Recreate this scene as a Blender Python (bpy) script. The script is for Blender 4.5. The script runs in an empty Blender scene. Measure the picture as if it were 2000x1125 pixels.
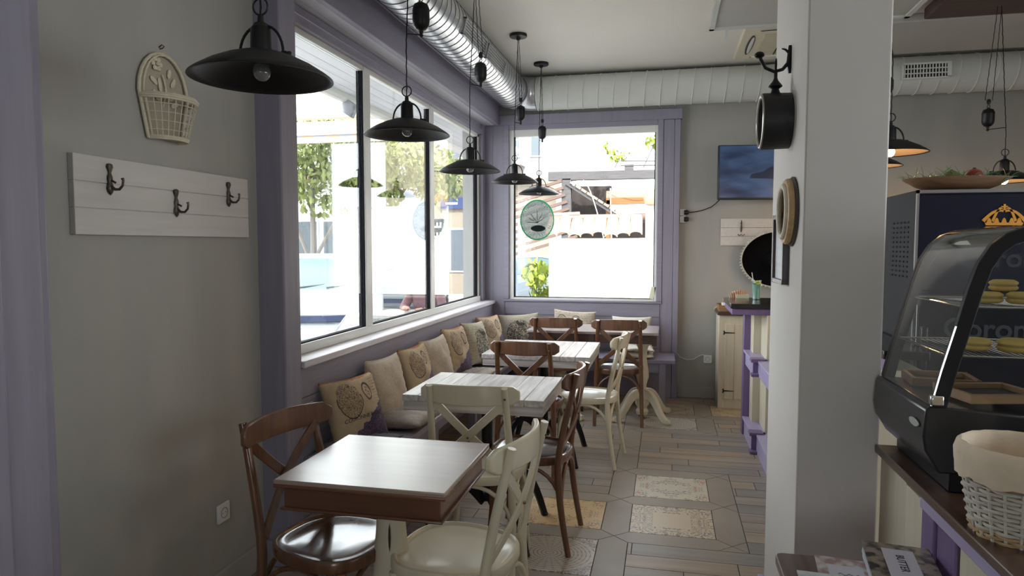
import bpy, bmesh, math, random
from mathutils import Vector, Matrix, Euler
random.seed(7)
PI = math.pi
S = bpy.context.scene
C = S.collection
def R(a): return math.radians(a)
V = Vector

# ---------------------------------------------------------------- camera, sky, sun, exposure
cam = bpy.data.cameras.new('camera'); camo = bpy.data.objects.new('camera', cam); C.objects.link(camo)
camo.location = (0, 0, 1.5); camo.rotation_euler = (R(90-3.608), 0, R(12.595))
cam.sensor_width = 36; cam.lens = 24.12; cam.clip_start = .05; cam.clip_end = 300
S.camera = camo
S.view_settings.view_transform = 'Standard'; S.view_settings.look = 'None'
S.view_settings.gamma = 1; S.view_settings.use_curve_mapping = False
S.view_settings.exposure = 1.5
W = bpy.data.worlds.new('sky'); S.world = W; W.use_nodes = True
bg = W.node_tree.nodes['Background']; bg.inputs[0].default_value = (.90, .95, 1, 1); bg.inputs[1].default_value = 2.7
sun = bpy.data.lights.new('sun', 'SUN'); sun.energy = 4.5; sun.angle = R(1.5); sun.color = (1, .95, .86)
suno = bpy.data.objects.new('sun', sun); C.objects.link(suno)
suno.rotation_euler = V((-.25, .62, -.74)).to_track_quat('-Z', 'Y').to_euler()
def portal(name, loc, rot, sx, sy):
    l = bpy.data.lights.new(name, 'AREA'); l.shape = 'RECTANGLE'; l.size = sx; l.size_y = sy
    l.cycles.is_portal = True
    o = bpy.data.objects.new(name, l); C.objects.link(o); o.location = loc; o.rotation_euler = rot
portal('portal_left', (-1.90, 4.9, 1.78), (R(90), 0, R(-90)), 3.6, 1.7)
portal('portal_far', (-.8, 6.97, 1.77), (R(-90), 0, 0), 1.5, 1.6)
portal('portal_right', (4.5, 1.4, 1.7), (R(90), 0, R(90)), 2.6, 1.6)
portal('portal_back', (0, -2.55, 1.55), (R(90), 0, R(0)), .8, 1.3)

# ---------------------------------------------------------------- materials
MATS = {}
def mat(name, col, rough=.5, metal=0, var=.0, scale=8, bump=0, stretch=(1, 1, 1), coat=0, emit=None, es=0, alpha=1, trans=0, col2=None, detail=6, contrast=1.0, ior=1.45, spec=None, cr=.12):
    if name in MATS: return MATS[name]
    m = bpy.data.materials.new(name); m.use_nodes = True; MATS[name] = m
    nt = m.node_tree; N = nt.nodes; L = nt.links; b = N['Principled BSDF']
    b.inputs['Base Color'].default_value = (*col, 1); b.inputs['Roughness'].default_value = rough
    b.inputs['Metallic'].default_value = metal; b.inputs['Coat Weight'].default_value = coat; b.inputs['IOR'].default_value = ior
    b.inputs['Coat Roughness'].default_value = cr
    if spec is not None: b.inputs['Specular IOR Level'].default_value = spec
    if trans: b.inputs['Transmission Weight'].default_value = trans
    if alpha < 1: b.inputs['Alpha'].default_value = alpha
    if emit: b.inputs['Emission Color'].default_value = (*emit, 1); b.inputs['Emission Strength'].default_value = es
    if var or bump or col2:
        tc = N.new('ShaderNodeTexCoord'); mp = N.new('ShaderNodeMapping'); nz = N.new('ShaderNodeTexNoise')
        mp.inputs['Scale'].default_value = stretch; nz.inputs['Scale'].default_value = scale; nz.inputs['Detail'].default_value = detail
        L.new(tc.outputs['Object'], mp.inputs[0]); L.new(mp.outputs[0], nz.inputs['Vector'])
        if var or col2:
            cr = N.new('ShaderNodeValToRGB'); c2 = col2 or tuple(c*(1-var) for c in col); c1 = col if col2 else tuple(min(1, c*(1+var*.6)) for c in col)
            h = .22/contrast
            cr.color_ramp.elements[0].position = .5-h; cr.color_ramp.elements[0].color = (*c2, 1)
            cr.color_ramp.elements[1].position = .5+h; cr.color_ramp.elements[1].color = (*c1, 1)
            L.new(nz.outputs[0], cr.inputs[0]); L.new(cr.outputs[0], b.inputs['Base Color'])
        if bump:
            bp = N.new('ShaderNodeBump'); bp.inputs['Strength'].default_value = bump; bp.inputs['Distance'].default_value = .01
            L.new(nz.outputs[0], bp.inputs['Height']); L.new(bp.outputs[0], b.inputs['Normal'])
    return m
def wood(name, col, col2, axis='y', rough=.4, coat=.0, bump=.15, scale=6, contrast=1.0, cr=.12, ior=1.45):
    st = {'x': (.6, 9, 9), 'y': (9, .6, 9), 'z': (9, 9, .6)}[axis]
    return mat(name, col, rough, col2=col2, scale=scale, bump=bump, stretch=st, coat=coat, detail=8, contrast=contrast, cr=cr, ior=ior)

plaster = mat('grey_green_plaster', (.42, .40, .36), .75, col2=(.34, .332, .31), scale=2.6, bump=.1, stretch=(1.3, 1.3, .28), detail=9)
lav = wood('lavender_painted_wood', (.285, .265, .33), (.24, .222, .283), 'z', .45, 0, .08, 4)
lavY = wood('lavender_painted_wood_long', (.285, .265, .33), (.24, .222, .283), 'y', .42, 0, .08, 4)
lavX = wood('lavender_painted_wood_wide', (.285, .265, .33), (.24, .222, .283), 'x', .45, 0, .08, 4)
soffit_m = wood('whitewashed_soffit_boards', (.66, .65, .68), (.58, .56, .60), 'y', .5, 0, .1, 3)
ceil_m = mat('ceiling_paint', (.82, .79, .72), .9, var=.05, scale=1.2)
ceil_d = mat('ceiling_panel_grey', (.50, .485, .45), .8, var=.05, scale=2)
colm_m = mat('column_paint', (.68, .64, .605), .7, col2=(.63, .595, .57), scale=2.5, bump=.05)
alu = mat('white_window_frame', (.72, .71, .68), .35, var=.04, scale=6)
alud = mat('dark_rubber_gasket', (.008, .008, .01), .8, spec=.1)
sill_m = wood('white_painted_sill', (.74, .72, .74), (.62, .58, .62), 'y', .32, .2, .1, 5)
darkwood = wood('dark_wood_beam', (.10, .055, .045), (.05, .028, .022), 'x', .5)
blackm = mat('matte_black_metal', (.012, .011, .012), .42, metal=.3, var=.2, scale=30)
blackp = mat('black_plastic', (.012, .012, .015), .35)
cordm = mat('black_fabric_cord', (.01, .01, .012), .8)
chrome = mat('chrome', (.75, .75, .75), .15, metal=1)
steel = mat('galvanised_steel', (.68, .68, .70), .3, metal=.85, col2=(.52, .53, .56), scale=3, stretch=(3, 1, 3))
steeld = mat('steel_seam', (.22, .22, .24), .4, metal=.8)
ductw = mat('painted_duct', (.64, .645, .61), .6, var=.04, scale=5)
ductr = mat('painted_duct_seam', (.76, .76, .73), .55)
brown = wood('brown_stained_wood', (.19, .085, .042), (.095, .040, .021), 'z', .28, .5, .06, 5)
brownY = wood('brown_stained_table_wood', (.20, .083, .043), (.10, .042, .024), 'x', .3, .5, .06, 3)
seatb = wood('brown_lacquered_seat', (.105, .047, .026), (.055, .024, .014), 'x', .16, .8, .03, 3)
cream = mat('cream_painted_wood', (.72, .66, .50), .3, var=.05, scale=7, coat=.35)
creamD = mat('cream_distressed_paint', (.70, .64, .50), .4, var=.04, scale=9)
scuff = mat('bare_wood_scuff', (.05, .028, .018), .7)
plank = wood('whitewashed_plank_wood', (.74, .71, .70), (.42, .38, .36), 'y', .4, .15, .35, 5, 1.1)
plankX = wood('whitewashed_plank_edge', (.70, .66, .64), (.36, .32, .31), 'x', .45, .1, .35, 5, 1.2)
iron = mat('black_cast_iron', (.012, .012, .013), .38, metal=.4)
linen = mat('plain_linen', (.56, .47, .37), .9, var=.10, scale=60, bump=.3)
whitelinen = mat('white_linen', (.74, .70, .64), .9, var=.06, scale=60, bump=.3)
cushm = mat('taupe_seat_cloth', (.42, .36, .31), .9, var=.12, scale=50, bump=.3)
cushd = mat('grey_seat_cloth', (.16, .15, .16), .9, var=.12, scale=50, bump=.3)
screwm = mat('brass_screw', (.22, .16, .10), .35, metal=.9)
bronze = mat('aged_bronze', (.10, .08, .065), .4, metal=.8, var=.3, scale=40)
creamP = wood('cream_painted_boards', (.66, .60, .47), (.58, .52, .40), 'z', .45, 0, .08, 4)
purp = wood('violet_painted_wood', (.20, .135, .28), (.16, .105, .225), 'z', .4, .1, .06, 4)
lilac = wood('lilac_painted_wood', (.44, .38, .58), (.38, .33, .52), 'y', .4, .1, .06, 4)
ctop = wood('brown_counter_top', (.12, .062, .042), (.05, .026, .02), 'y', .3, .4, .08, 4)
wickw = mat('white_wicker', (.66, .62, .55), .6, var=.12, scale=50)
wickn = mat('natural_wicker', (.55, .38, .22), .6, var=.15, scale=50)
liner = mat('cream_cotton_liner', (.78, .65, .50), .9, var=.08, scale=25, bump=.25)
whitep = mat('white_plastic', (.72, .72, .68), .4)
ivory = mat('ivory_painted_wicker', (.62, .56, .42), .6, var=.1, scale=60)
boardw = wood('white_painted_board', (.62, .59, .56), (.55, .525, .50), 'y', .5, 0, .1, 4)

def glass_mat(name, r0=.05, tint=(.97, .985, .98), power=4.6, rough=.01):
    m = bpy.data.materials.new(name); m.use_nodes = True; nt = m.node_tree; N = nt.nodes; L = nt.links; N.clear()
    o = N.new('ShaderNodeOutputMaterial'); mx = N.new('ShaderNodeMixShader'); f = N.new('ShaderNodeLayerWeight'); f.inputs[0].default_value = .5
    p = N.new('ShaderNodeMath'); p.operation = 'POWER'; p.inputs[1].default_value = power
    q = N.new('ShaderNodeMath'); q.operation = 'MULTIPLY_ADD'; q.inputs[1].default_value = 1-r0; q.inputs[2].default_value = r0
    t = N.new('ShaderNodeBsdfTransparent'); g = N.new('ShaderNodeBsdfGlossy')
    t.inputs[0].default_value = (*tint, 1); g.inputs['Roughness'].default_value = rough; g.inputs[0].default_value = (.95, .97, 1, 1)
    L.new(f.outputs['Facing'], p.inputs[0]); L.new(p.outputs[0], q.inputs[0])
    L.new(q.outputs[0], mx.inputs[0]); L.new(t.outputs[0], mx.inputs[1]); L.new(g.outputs[0], mx.inputs[2])
    L.new(mx.outputs[0], o.inputs[0])
    MATS[name] = m; return m
winglass = glass_mat('window_glass', .045)
caseglass = glass_mat('display_glass', .03, (.93, .95, .95), 5, .03)
thinglass = glass_mat('drinking_glass', .04, (.92, .98, .97))

# ---------------------------------------------------------------- mesh builder
class MB:
    def __init__(s): s.bm = bmesh.new(); s.mi = 0
    def fc(s, vs):
        try: f = s.bm.faces.new(vs)
        except ValueError: return None
        f.material_index = s.mi; return f
    def v(s, p): return s.bm.verts.new(p)
    def box(s, lo, hi, M=None):
        x0, y0, z0 = lo; x1, y1, z1 = hi
        P = [V(p) for p in ((x0,y0,z0),(x1,y0,z0),(x1,y1,z0),(x0,y1,z0),(x0,y0,z1),(x1,y0,z1),(x1,y1,z1),(x0,y1,z1))]
        if M: P = [M @ p for p in P]
        q = [s.v(p) for p in P]
        for f in ((3,2,1,0),(4,5,6,7),(0,1,5,4),(1,2,6,5),(2,3,7,6),(3,0,4,7)): s.fc([q[i] for i in f])
        return s
    def cbox(s, c, d, rz=0, M=None):
        T = Matrix.Translation(V(c)) @ Matrix.Rotation(rz, 4, 'Z')
        if M: T = M @ T
        return s.box((-d[0]/2, -d[1]/2, -d[2]/2), (d[0]/2, d[1]/2, d[2]/2), T)
    def rings(s, rs, cap=True, closed=False):
        rs = [[s.v(p) for p in r] for r in rs]; n = len(rs[0])
        for i in range(len(rs)-1 + (1 if closed else 0)):
            a, b = rs[i], rs[(i+1) % len(rs)]
            for k in range(n): s.fc([a[k], a[(k+1) % n], b[(k+1) % n], b[k]])
        if cap and not closed: s.fc(rs[0][::-1]); s.fc(rs[-1])
        return s
    def tube(s, pts, r, seg=8, closed=False, cap=True):
        pts = [V(p) for p in pts]; n = len(pts); rs = []
        rr = r if isinstance(r, (list, tuple)) else [r]*n
        nrm = None
        for i, p in enumerate(pts):
            if closed: t = pts[(i+1) % n]-pts[i-1]
            else: t = pts[min(i+1, n-1)]-pts[max(i-1, 0)]
            t.normalize()
            if nrm is None: nrm = t.orthogonal().normalized()
            nrm = (nrm-t*nrm.dot(t))
            if nrm.length < 1e-6: nrm = t.orthogonal()
            nrm.normalize(); b = t.cross(nrm)
            rs.append([p+(nrm*math.cos(2*PI*k/seg)+b*math.sin(2*PI*k/seg))*rr[i] for k in range(seg)])
        return s.rings(rs, cap, closed)
    def sweep(s, pts, w, t, wd):
        pts = [V(p) for p in pts]; wd = V(wd); n = len(pts); rs = []
        for i, p in enumerate(pts):
            tg = (pts[min(i+1, n-1)]-pts[max(i-1, 0)]).normalized()
            ww = w[i] if isinstance(w, (list, tuple)) else w
            a = (wd-tg*wd.dot(tg)).normalized(); b = tg.cross(a)
            rs.append([p+a*ww/2+b*t/2, p-a*ww/2+b*t/2, p-a*ww/2-b*t/2, p+a*ww/2-b*t/2])
        return s.rings(rs)
    def lathe(s, prof, c=(0,0,0), seg=24, M=None, cap=False, sx=1, sy=1):
        rs = []
        for r, z in prof:
            ring = []
            for k in range(seg):
                p = V((r*math.cos(2*PI*k/seg)*sx, r*math.sin(2*PI*k/seg)*sy, z))
                ring.append((M @ p if M else p)+V(c))
            rs.append(ring)
        return s.rings(rs, cap)
    def prism(s, poly, z0, z1, M=None, c=(0,0,0)):
        a = [V((x, y, z0)) for x, y in poly]; b = [V((x, y, z1)) for x, y in poly]
        f = (lambda p: (M @ p if M else p)+V(c))
        qa = [s.v(f(p)) for p in a]; qb = [s.v(f(p)) for p in b]; n = len(poly)
        s.fc(qa[::-1]); s.fc(qb)
        for k in range(n): s.fc([qa[k], qa[(k+1) % n], qb[(k+1) % n], qb[k]])
        return s
    def torus(s, c, Rr, r, M=None, seg=24, sg=8, sx=1, sy=1):
        pts = [((M @ V((Rr*math.cos(2*PI*k/seg)*sx, Rr*math.sin(2*PI*k/seg)*sy, 0))) if M else V((Rr*math.cos(2*PI*k/seg)*sx, Rr*math.sin(2*PI*k/seg)*sy, 0)))+V(c) for k in range(seg)]
        return s.tube(pts, r, sg, closed=True)
    def ball(s, c, r, seg=14, M=None):
        sc = r if isinstance(r, (tuple, list)) else (r, r, r)
        n = seg//2; rs = []
        for i in range(1, n):
            th = PI*i/n; ring = []
            for k in range(seg):
                p = V((math.sin(th)*math.cos(2*PI*k/seg)*sc[0], math.sin(th)*math.sin(2*PI*k/seg)*sc[1], math.cos(th)*sc[2]))
                ring.append((M @ p if M else p)+V(c))
            rs.append(ring)
        return s.rings(rs[::-1])
    def build(s, name, m, parent=None, bevel=0, smooth=35, loc=None, rot=None):
        bmesh.ops.remove_doubles(s.bm, verts=s.bm.verts, dist=1e-6)
        bmesh.ops.recalc_face_normals(s.bm, faces=s.bm.faces)
        me = bpy.data.meshes.new(name); s.bm.to_mesh(me); s.bm.free()
        for x in (m if isinstance(m, (list, tuple)) else [m]): me.materials.append(x)
        if smooth:
            me.polygons.foreach_set('use_smooth', [True]*len(me.polygons)); me.set_sharp_from_angle(angle=R(smooth))
        o = bpy.data.objects.new(name, me); C.objects.link(o)
        if parent: o.parent = parent
        if loc is not None: o.location = loc
        if rot is not None: o.rotation_euler = rot
        if bevel:
            b = o.modifiers.new('bevel', 'BEVEL'); b.width = bevel; b.segments = 2; b.limit_method = 'ANGLE'; b.angle_limit = R(40)
        return o
def tag(o, label, cat, group=None, kind=None):
    if label: o['label'] = label
    if cat: o['category'] = cat
    if group: o['group'] = group
    if kind: o['kind'] = kind
    return o
def thing(name, label, cat, loc=(0,0,0), rz=0, group=None):
    o = bpy.data.objects.new(name, None); C.objects.link(o); o.location = loc; o.rotation_euler = (0, 0, rz)
    o.empty_display_size = .05
    return tag(o, label, cat, group)
def struct(name, mb, m, bevel=0, smooth=35):
    o = mb.build(name, m, None, bevel, smooth); o['kind'] = 'structure'; return o
KIDS = {}
def copy_tree(o, parent=None):
    c = o.copy(); C.objects.link(c)
    if parent: c.parent = parent
    for ch in list(o.children): copy_tree(ch, c)
    return c
def arc(f, n): return [f(i/n) for i in range(n+1)]
def lerp(a, b, t): return a+(b-a)*t
def text_mesh(name, s, size, m, parent=None, M=None, fn=None, ext=.0006, align='CENTER', space=1.0, bold=0):
    cu = bpy.data.curves.new(name, 'FONT'); cu.body = s; cu.size = size; cu.extrude = ext; cu.align_x = align; cu.align_y = 'CENTER'; cu.space_character = space; cu.offset = bold
    to = bpy.data.objects.new(name, cu); C.objects.link(to)
    dg = bpy.context.evaluated_depsgraph_get(); me = bpy.data.meshes.new_from_object(to.evaluated_get(dg))
    bpy.data.objects.remove(to)
    for v in me.vertices:
        p = v.co.copy()
        if fn: p = fn(p)
        if M: p = M @ p
        v.co = p
    me.materials.clear(); me.materials.append(m); me.name = name
    o = bpy.data.objects.new(name, me); C.objects.link(o)
    if parent: o.parent = parent
    return o

# ---------------------------------------------------------------- floor
fl = [wood('floor_tile_grey_wood', (.38, .315, .255), (.255, .21, .17), 'x', .38, 0, .08, 2.2),
      wood('floor_tile_brown_wood', (.43, .34, .255), (.30, .235, .175), 'x', .38, 0, .08, 2.2),
      wood('floor_tile_slate_wood', (.32, .285, .25), (.22, .20, .18), 'x', .38, 0, .08, 2.2),
      mat('floor_tile_border', (.35, .295, .24), .4, col2=(.27, .23, .19), scale=3)]
grout = mat('floor_grout', (.05, .042, .036), .8)
def deco_mat(name, kind, base, ink, ink2, cx, cy):
    m = bpy.data.materials.new(name); m.use_nodes = True; nt = m.node_tree; N = nt.nodes; L = nt.links; b = N['Principled BSDF']
    tc = N.new('ShaderNodeTexCoord'); mp = N.new('ShaderNodeMapping'); mp.inputs['Location'].default_value = (-cx, -cy, 0)
    L.new(tc.outputs['Object'], mp.inputs[0]); sp = N.new('ShaderNodeSeparateXYZ'); L.new(mp.outputs[0], sp.inputs[0])
    def mth(op, a, b_=None, c=None):
        n = N.new('ShaderNodeMath'); n.operation = op
        for i, x in enumerate((a, b_, c)):
            if x is None: continue
            if isinstance(x, (int, float)): n.inputs[i].default_value = x
            else: L.new(x, n.inputs[i])
        return n.outputs[0]
    ax = mth('ABSOLUTE', sp.outputs[0]); ay = mth('ABSOLUTE', sp.outputs[1])
    cb = N.new('ShaderNodeCombineXYZ'); L.new(ax, cb.inputs[0]); L.new(ay, cb.inputs[1])
    vo = N.new('ShaderNodeTexNoise'); vo.inputs['Scale'].default_value = 26 if kind != 'round' else 34; vo.inputs['Detail'].default_value = 2.5; vo.inputs['Distortion'].default_value = 1.6
    L.new(cb.outputs[0], vo.inputs['Vector'])
    d = mth('ABSOLUTE', mth('SUBTRACT', vo.outputs[0], .5))
    ink_f = mth('LESS_THAN', d, .034 if kind == 'field' else .045)
    big = N.new('ShaderNodeTexNoise'); big.inputs['Scale'].default_value = 11; L.new(cb.outputs[0], big.inputs['Vector'])
    msk = mth('GREATER_THAN', big.outputs[0], .47)
    f = mth('MULTIPLY', ink_f, msk)
    if kind == 'frame':
        edge = mth('MAXIMUM', mth('GREATER_THAN', ax, .10), mth('GREATER_THAN', ay, .10)); f = mth('MULTIPLY', mth('LESS_THAN', d, .04), edge)
    if kind == 'round':
        rx = mth('DIVIDE', sp.outputs[0], .215); ry = mth('DIVIDE', sp.outputs[1], .185)
        r = mth('SQRT', mth('ADD', mth('POWER', mth('ABSOLUTE', rx), 2.0), mth('POWER', mth('ABSOLUTE', ry), 2.0)))
        ang = mth('ARCTAN2', sp.outputs[1], sp.outputs[0])
        w = mth('ABSOLUTE', mth('SINE', mth('MULTIPLY', r, 34)))
        w2 = mth('ABSOLUTE', mth('SINE', mth('MULTIPLY', ang, 12)))
        f = mth('LESS_THAN', mth('MULTIPLY', w, mth('ADD', w2, .35)), .28)
        f = mth('MULTIPLY', f, mth('LESS_THAN', r, .96))
        f = mth('MAXIMUM', f, mth('MULTIPLY', mth('GREATER_THAN', r, 1.02), mth('LESS_THAN', d, .06)))
    mx = N.new('ShaderNodeMix'); mx.data_type = 'RGBA'; mx.inputs[6].default_value = (*base, 1)
    c2 = N.new('ShaderNodeMix'); c2.data_type = 'RGBA'; c2.inputs[6].default_value = (*ink, 1); c2.inputs[7].default_value = (*ink2, 1)
    st = mth('GREATER_THAN', big.outputs[0], .58); L.new(st, c2.inputs[0])
    L.new(c2.outputs[2], mx.inputs[7]); L.new(f, mx.inputs[0]); L.new(mx.outputs[2], b.inputs['Base Color']); b.inputs['Roughness'].default_value = .35
    return m
xl = [-3*.586-.24, -2*.586-.24, -.826, -.24, .346, .932, 1.518, 2.104, 2.69, 3.276]
y0 = 3.488-9*.5255
def yline(j): return y0+.5255*j
deco = {(3, 11): ('field', (.62, .55, .43), (.16, .17, .17), (.45, .12, .09)), (3, 9+0): None}
deco = {}
# rows are counted from the row whose near edge is at 3.488 (row 0)
deco[(3, 1)] = ('field', (.60, .54, .43), (.17, .18, .17), (.42, .12, .10))
deco[(3, 0)] = ('frame', (.60, .50, .36), (.24, .19, .15), (.20, .17, .20))
deco[(2, 0)] = ('field', (.62, .44, .24), (.30, .17, .09), (.25, .20, .17))
deco[(2, -1)] = ('round', (.48, .41, .32), (.17, .14, .12), (.22, .15, .12))
deco[(3, 4)] = ('round', (.52, .47, .40), (.20, .18, .16), (.2, .17, .15))
deco[(3, 5)] = ('field', (.46, .40, .31), (.13, .11, .09), (.2, .15, .1))
deco[(4, 5)] = ('field', (.58, .47, .30), (.25, .18, .12), (.3, .2, .12))
deco[(1, 2)] = ('frame', (.55, .47, .36), (.2, .17, .14), (.2, .15, .1))
def yl(j): return 3.488+.5255*j
fm = MB(); fm.mi = 4
fm.box((-1.95, -2.7, -.06), (4.4, 7.1, -.004)); fm.box((-1.95,-2.7,-.3),(4.4,7.1,-.06))
fmats = fl+[grout]
g = .0022
def quad(pts, mi):
    fm.mi = mi; a = [fm.v((x, y, 0)) for x, y in pts]; b = [fm.v((x, y, -.004)) for x, y in pts]; n = len(pts)
    fm.fc(a)
    for k in range(n): fm.fc([b[k], b[(k+1) % n], a[(k+1) % n], a[k]])
vstrips = set(); hstrips = set()
for (i, j) in deco:
    vstrips |= {(i, j), (i+1, j)}; hstrips |= {(i, j), (i, j+1)}
for j in range(-2, 6): vstrips.add((3, j))
hx, hy = .074, .0655
XL = [xl[0]+.586*k for k in range(10)]
for (i, j) in vstrips:
    x = XL[i]; a, b = yl(j), yl(j+1)
    quad([(x, a+g*1.5), (x+hx-g, a+hy), (x+hx-g, b-hy), (x, b-g*1.5), (x-hx+g, b-hy), (x-hx+g, a+hy)], 3)
for (i, j) in hstrips:
    y = yl(j); a, b = XL[i], XL[i+1]
    quad([(a+g*1.5, y), (a+hx, y-hy+g), (b-hx, y-hy+g), (b-g*1.5, y), (b-hx, y+hy-g), (a+hx, y+hy-g)], 3)
dmi = 5
for (i, j), (kd, base, i1, i2) in deco.items():
    a, b, c, d = XL[i]+hx+g, XL[i+1]-hx-g, yl(j)+hy+g, yl(j+1)-hy-g
    fmats.append(deco_mat('patterned_tile_%d' % (dmi-4), kd, base, i1, i2, (a+b)/2, (c+d)/2))
    quad([(a, c), (b, c), (b, d), (a, d)], dmi); dmi += 1
# fillers at the strip corners, then planks everywhere else
def act(i, j): return (i, j) in vstrips or (i, j-1) in vstrips or (i, j) in hstrips or (i-1, j) in hstrips
verts_on = [(i, j) for i in range(len(XL)) for j in range(-8, 8) if act(i, j)]
for (i, j) in verts_on:
    x, y = XL[i], yl(j)
    for s_, ok in ((1, (i, j) in hstrips), (-1, (i-1, j) in hstrips)):
        if not ok: quad([(x+s_*g, y), (x+s_*(hx-g), y-hy+g*2), (x+s_*(hx-g), y+hy-g*2)][::s_], 3)
    for s_, ok in ((1, (i, j) in vstrips), (-1, (i, j-1) in vstrips)):
        if not ok: quad([(x, y+s_*g), (x-hx+g*2, y+s_*(hy-g)), (x+hx-g*2, y+s_*(hy-g))][::-s_], 3)
for j in range(-12, 7):
    for q in range(4):
        ya = yl(j)-hy+q*.5255/4; yb = ya+.5255/4
        if yb < -2.65 or ya > 7.0: continue
        blk = []
        if q == 0:
            for (i, jj) in hstrips:
                if jj == j: blk.append((XL[i], XL[i+1]))
            for (i, jj) in verts_on:
                if jj == j: blk.append((XL[i]-hx, XL[i]+hx))
        else:
            for i in range(len(XL)-1):
                if (i, j) in deco: blk.append((XL[i], XL[i+1]))
            for (i, jj) in vstrips:
                if jj == j: blk.append((XL[i]-hx, XL[i]+hx))
        x = -1.94+random.uniform(-.5, 0)
        cuts = []
        while x < 4.4:
            w = random.uniform(.55, .95); cuts.append((x, x+w)); x += w
        blk.sort()
        for (a, b) in cuts:
            segs = [(a, b)]
            for (c, d) in blk:
                ns = []
                for (s0, s1) in segs:
                    if d <= s0 or c >= s1: ns.append((s0, s1)); continue
                    if c > s0: ns.append((s0, c))
                    if d < s1: ns.append((d, s1))
                segs = ns
            for (s0, s1) in segs:
                s0 = max(s0, -1.94)
                if s1-s0 > .008: quad([(s0+g, ya+g), (s1-g, ya+g), (s1-g, yb-g), (s0+g, yb-g)], random.choice((0, 0, 1, 2)))
floor = struct('floor', fm, fmats, 0, 0)

# ---------------------------------------------------------------- room shell
ZC = 3.16
m = MB(); m.box((-2.05, -2.75, ZC), (4.5, 7.1, ZC+.2)); struct('ceiling', m, ceil_m)
m = MB(); m.box((-2.0, -.2, 0), (-1.83, 2.98, ZC)); struct('wall_left', m, plaster)
m = MB(); m.box((-2.0, -2.7, 0), (-1.83, -.2, ZC)); struct('wall_left_rear', m, plaster)
m = MB(); m.box((-.085, 6.9, 0), (4.5, 7.06, ZC)); m.box((-1.555, 6.9, 2.65), (-.085, 7.06, ZC)); m.box((-1.555, 6.9, 0), (-.085, 7.06, .95)); m.box((-2.0, 6.9, 0), (-1.555, 7.06, ZC))
struct('wall_far', m, plaster)
m = MB(); m.box((4.3, -2.7, 0), (4.45, 6.9, .9)); m.box((4.3, -2.7, 2.5), (4.45, 6.9, ZC)); m.box((4.3, 2.7, .9), (4.45, 6.9, 2.5)); m.box((4.3, -2.7, .9), (4.45, .1, 2.5)); struct('wall_right', m, plaster)
m = MB(); m.box((4.37, .1, .9), (4.376, 2.7, 2.5)); struct('window_4', m, winglass)  # unseen window and opening, added to bring daylight onto the left wall
m = MB(); m.box((-1.83, -2.75, 0), (4.3, -2.6, .9)); m.box((-1.83, -2.75, 2.2), (4.3, -2.6, ZC)); m.box((-1.83, -2.75, .9), (-.4, -2.6, 2.2)); m.box((.4, -2.75, .9), (4.3, -2.6, 2.2))
struct('wall_back', m, plaster)
m = MB()
m.box((-.4, -2.69, .9), (.4, -2.68, 2.2))
struct('window_3', m, winglass)  # unseen window behind the camera, added and sized for the daylight it admits
# wall around and below the left window
m = MB(); m.box((-2.0, 2.98, 0), (-1.83, 6.9, .9)); m.box((-2.0, 2.98, 2.66), (-1.83, 6.9, ZC)); m.box((-2.0, 6.68, .9), (-1.83, 6.9, 2.66)); m.box((-2.0, 2.98, .9), (-1.83, 3.12, 2.66))
struct('wall_window_side', m, plaster)
# baseboards
def bb(name, lo, hi, mt=None):
    m = MB(); m.box(lo, hi); struct(name, m, mt or plaster, .006)
bb('baseboard_left', (-1.83, 1.62, 0), (-1.812, 2.83, .12))
bb('baseboard_far', (.13, 6.878, 0), (4.3, 6.9, .11))
# wainscot of horizontal boards below the left window
m = MB(); zz = [.0, .15, .30, .45, .60, .75, .90]
for a, b in zip(zz[:-1], zz[1:]): m.box((-1.83, 2.995, a+.003), (-1.72, 6.82, b-.003))
m.box((-1.83, 2.995, 0), (-1.728, 6.82, .90)); struct('trim_1', m, lavY, .002)
m = MB(); m.box((-1.84, 2.995, .90), (-1.695, 6.82, .935)); struct('trim_2', m, sill_m, .006)
# pilaster before the window
m = MB(); m.box((-1.86, 2.83, 0), (-1.70, 2.96, ZC)); m.box((-1.86, 2.96, 0), (-1.712, 2.995, ZC)); struct('trim_3', m, lav, .008)
m = MB(); m.box((-1.83, 2.80, 0), (-1.69, 2.83, .12)); struct('baseboard_pilaster', m, lav, .004)
# pilaster by the camera
m = MB(); m.box((-1.83, 1.37, 0), (-1.60, 1.495, ZC)); m.box((-1.83, 1.495, 0), (-1.625, 1.54, ZC)); struct('trim_4', m, lav, .01)
m = MB(); m.box((-1.83, 1.2, 0), (-1.585, 1.37, ZC)); struct('trim_5', m, lav, .01)
# soffit and beam over the window
m = MB()
for a, b in ((-1.86, -1.785), (-1.785, -1.68)): m.box((a+.002, 2.995, 2.705), (b-.002, 6.82, 2.725))
m.box((-1.86, 2.995, 2.712), (-1.68, 6.82, 2.74)); struct('trim_6', m, soffit_m)
m = MB(); m.box((-1.70, 2.995, 2.70), (-1.655, 6.82, 2.915)); m.box((-1.83, 2.995, 2.74), (-1.70, 6.82, 2.90)); m.box((-1.665, 2.995, 2.905), (-1.645, 6.82, 2.925)); struct('trim_7', m, lavY, .004)
m = MB(); m.box((-1.85, 2.995, 2.66), (-1.815, 6.82, 2.70)); m.box((-1.85, 2.995, 2.60), (-1.80, 6.70, 2.645)); struct('trim_8', m, lavY, .004)
# boards between the left window and the far wall
m = MB(); m.box((-1.84, 6.70, .93), (-1.80, 6.765, 2.70)); m.box((-1.84, 6.767, .93), (-1.80, 6.82, 2.70)); struct('trim_9', m, lav, .003)
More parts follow.
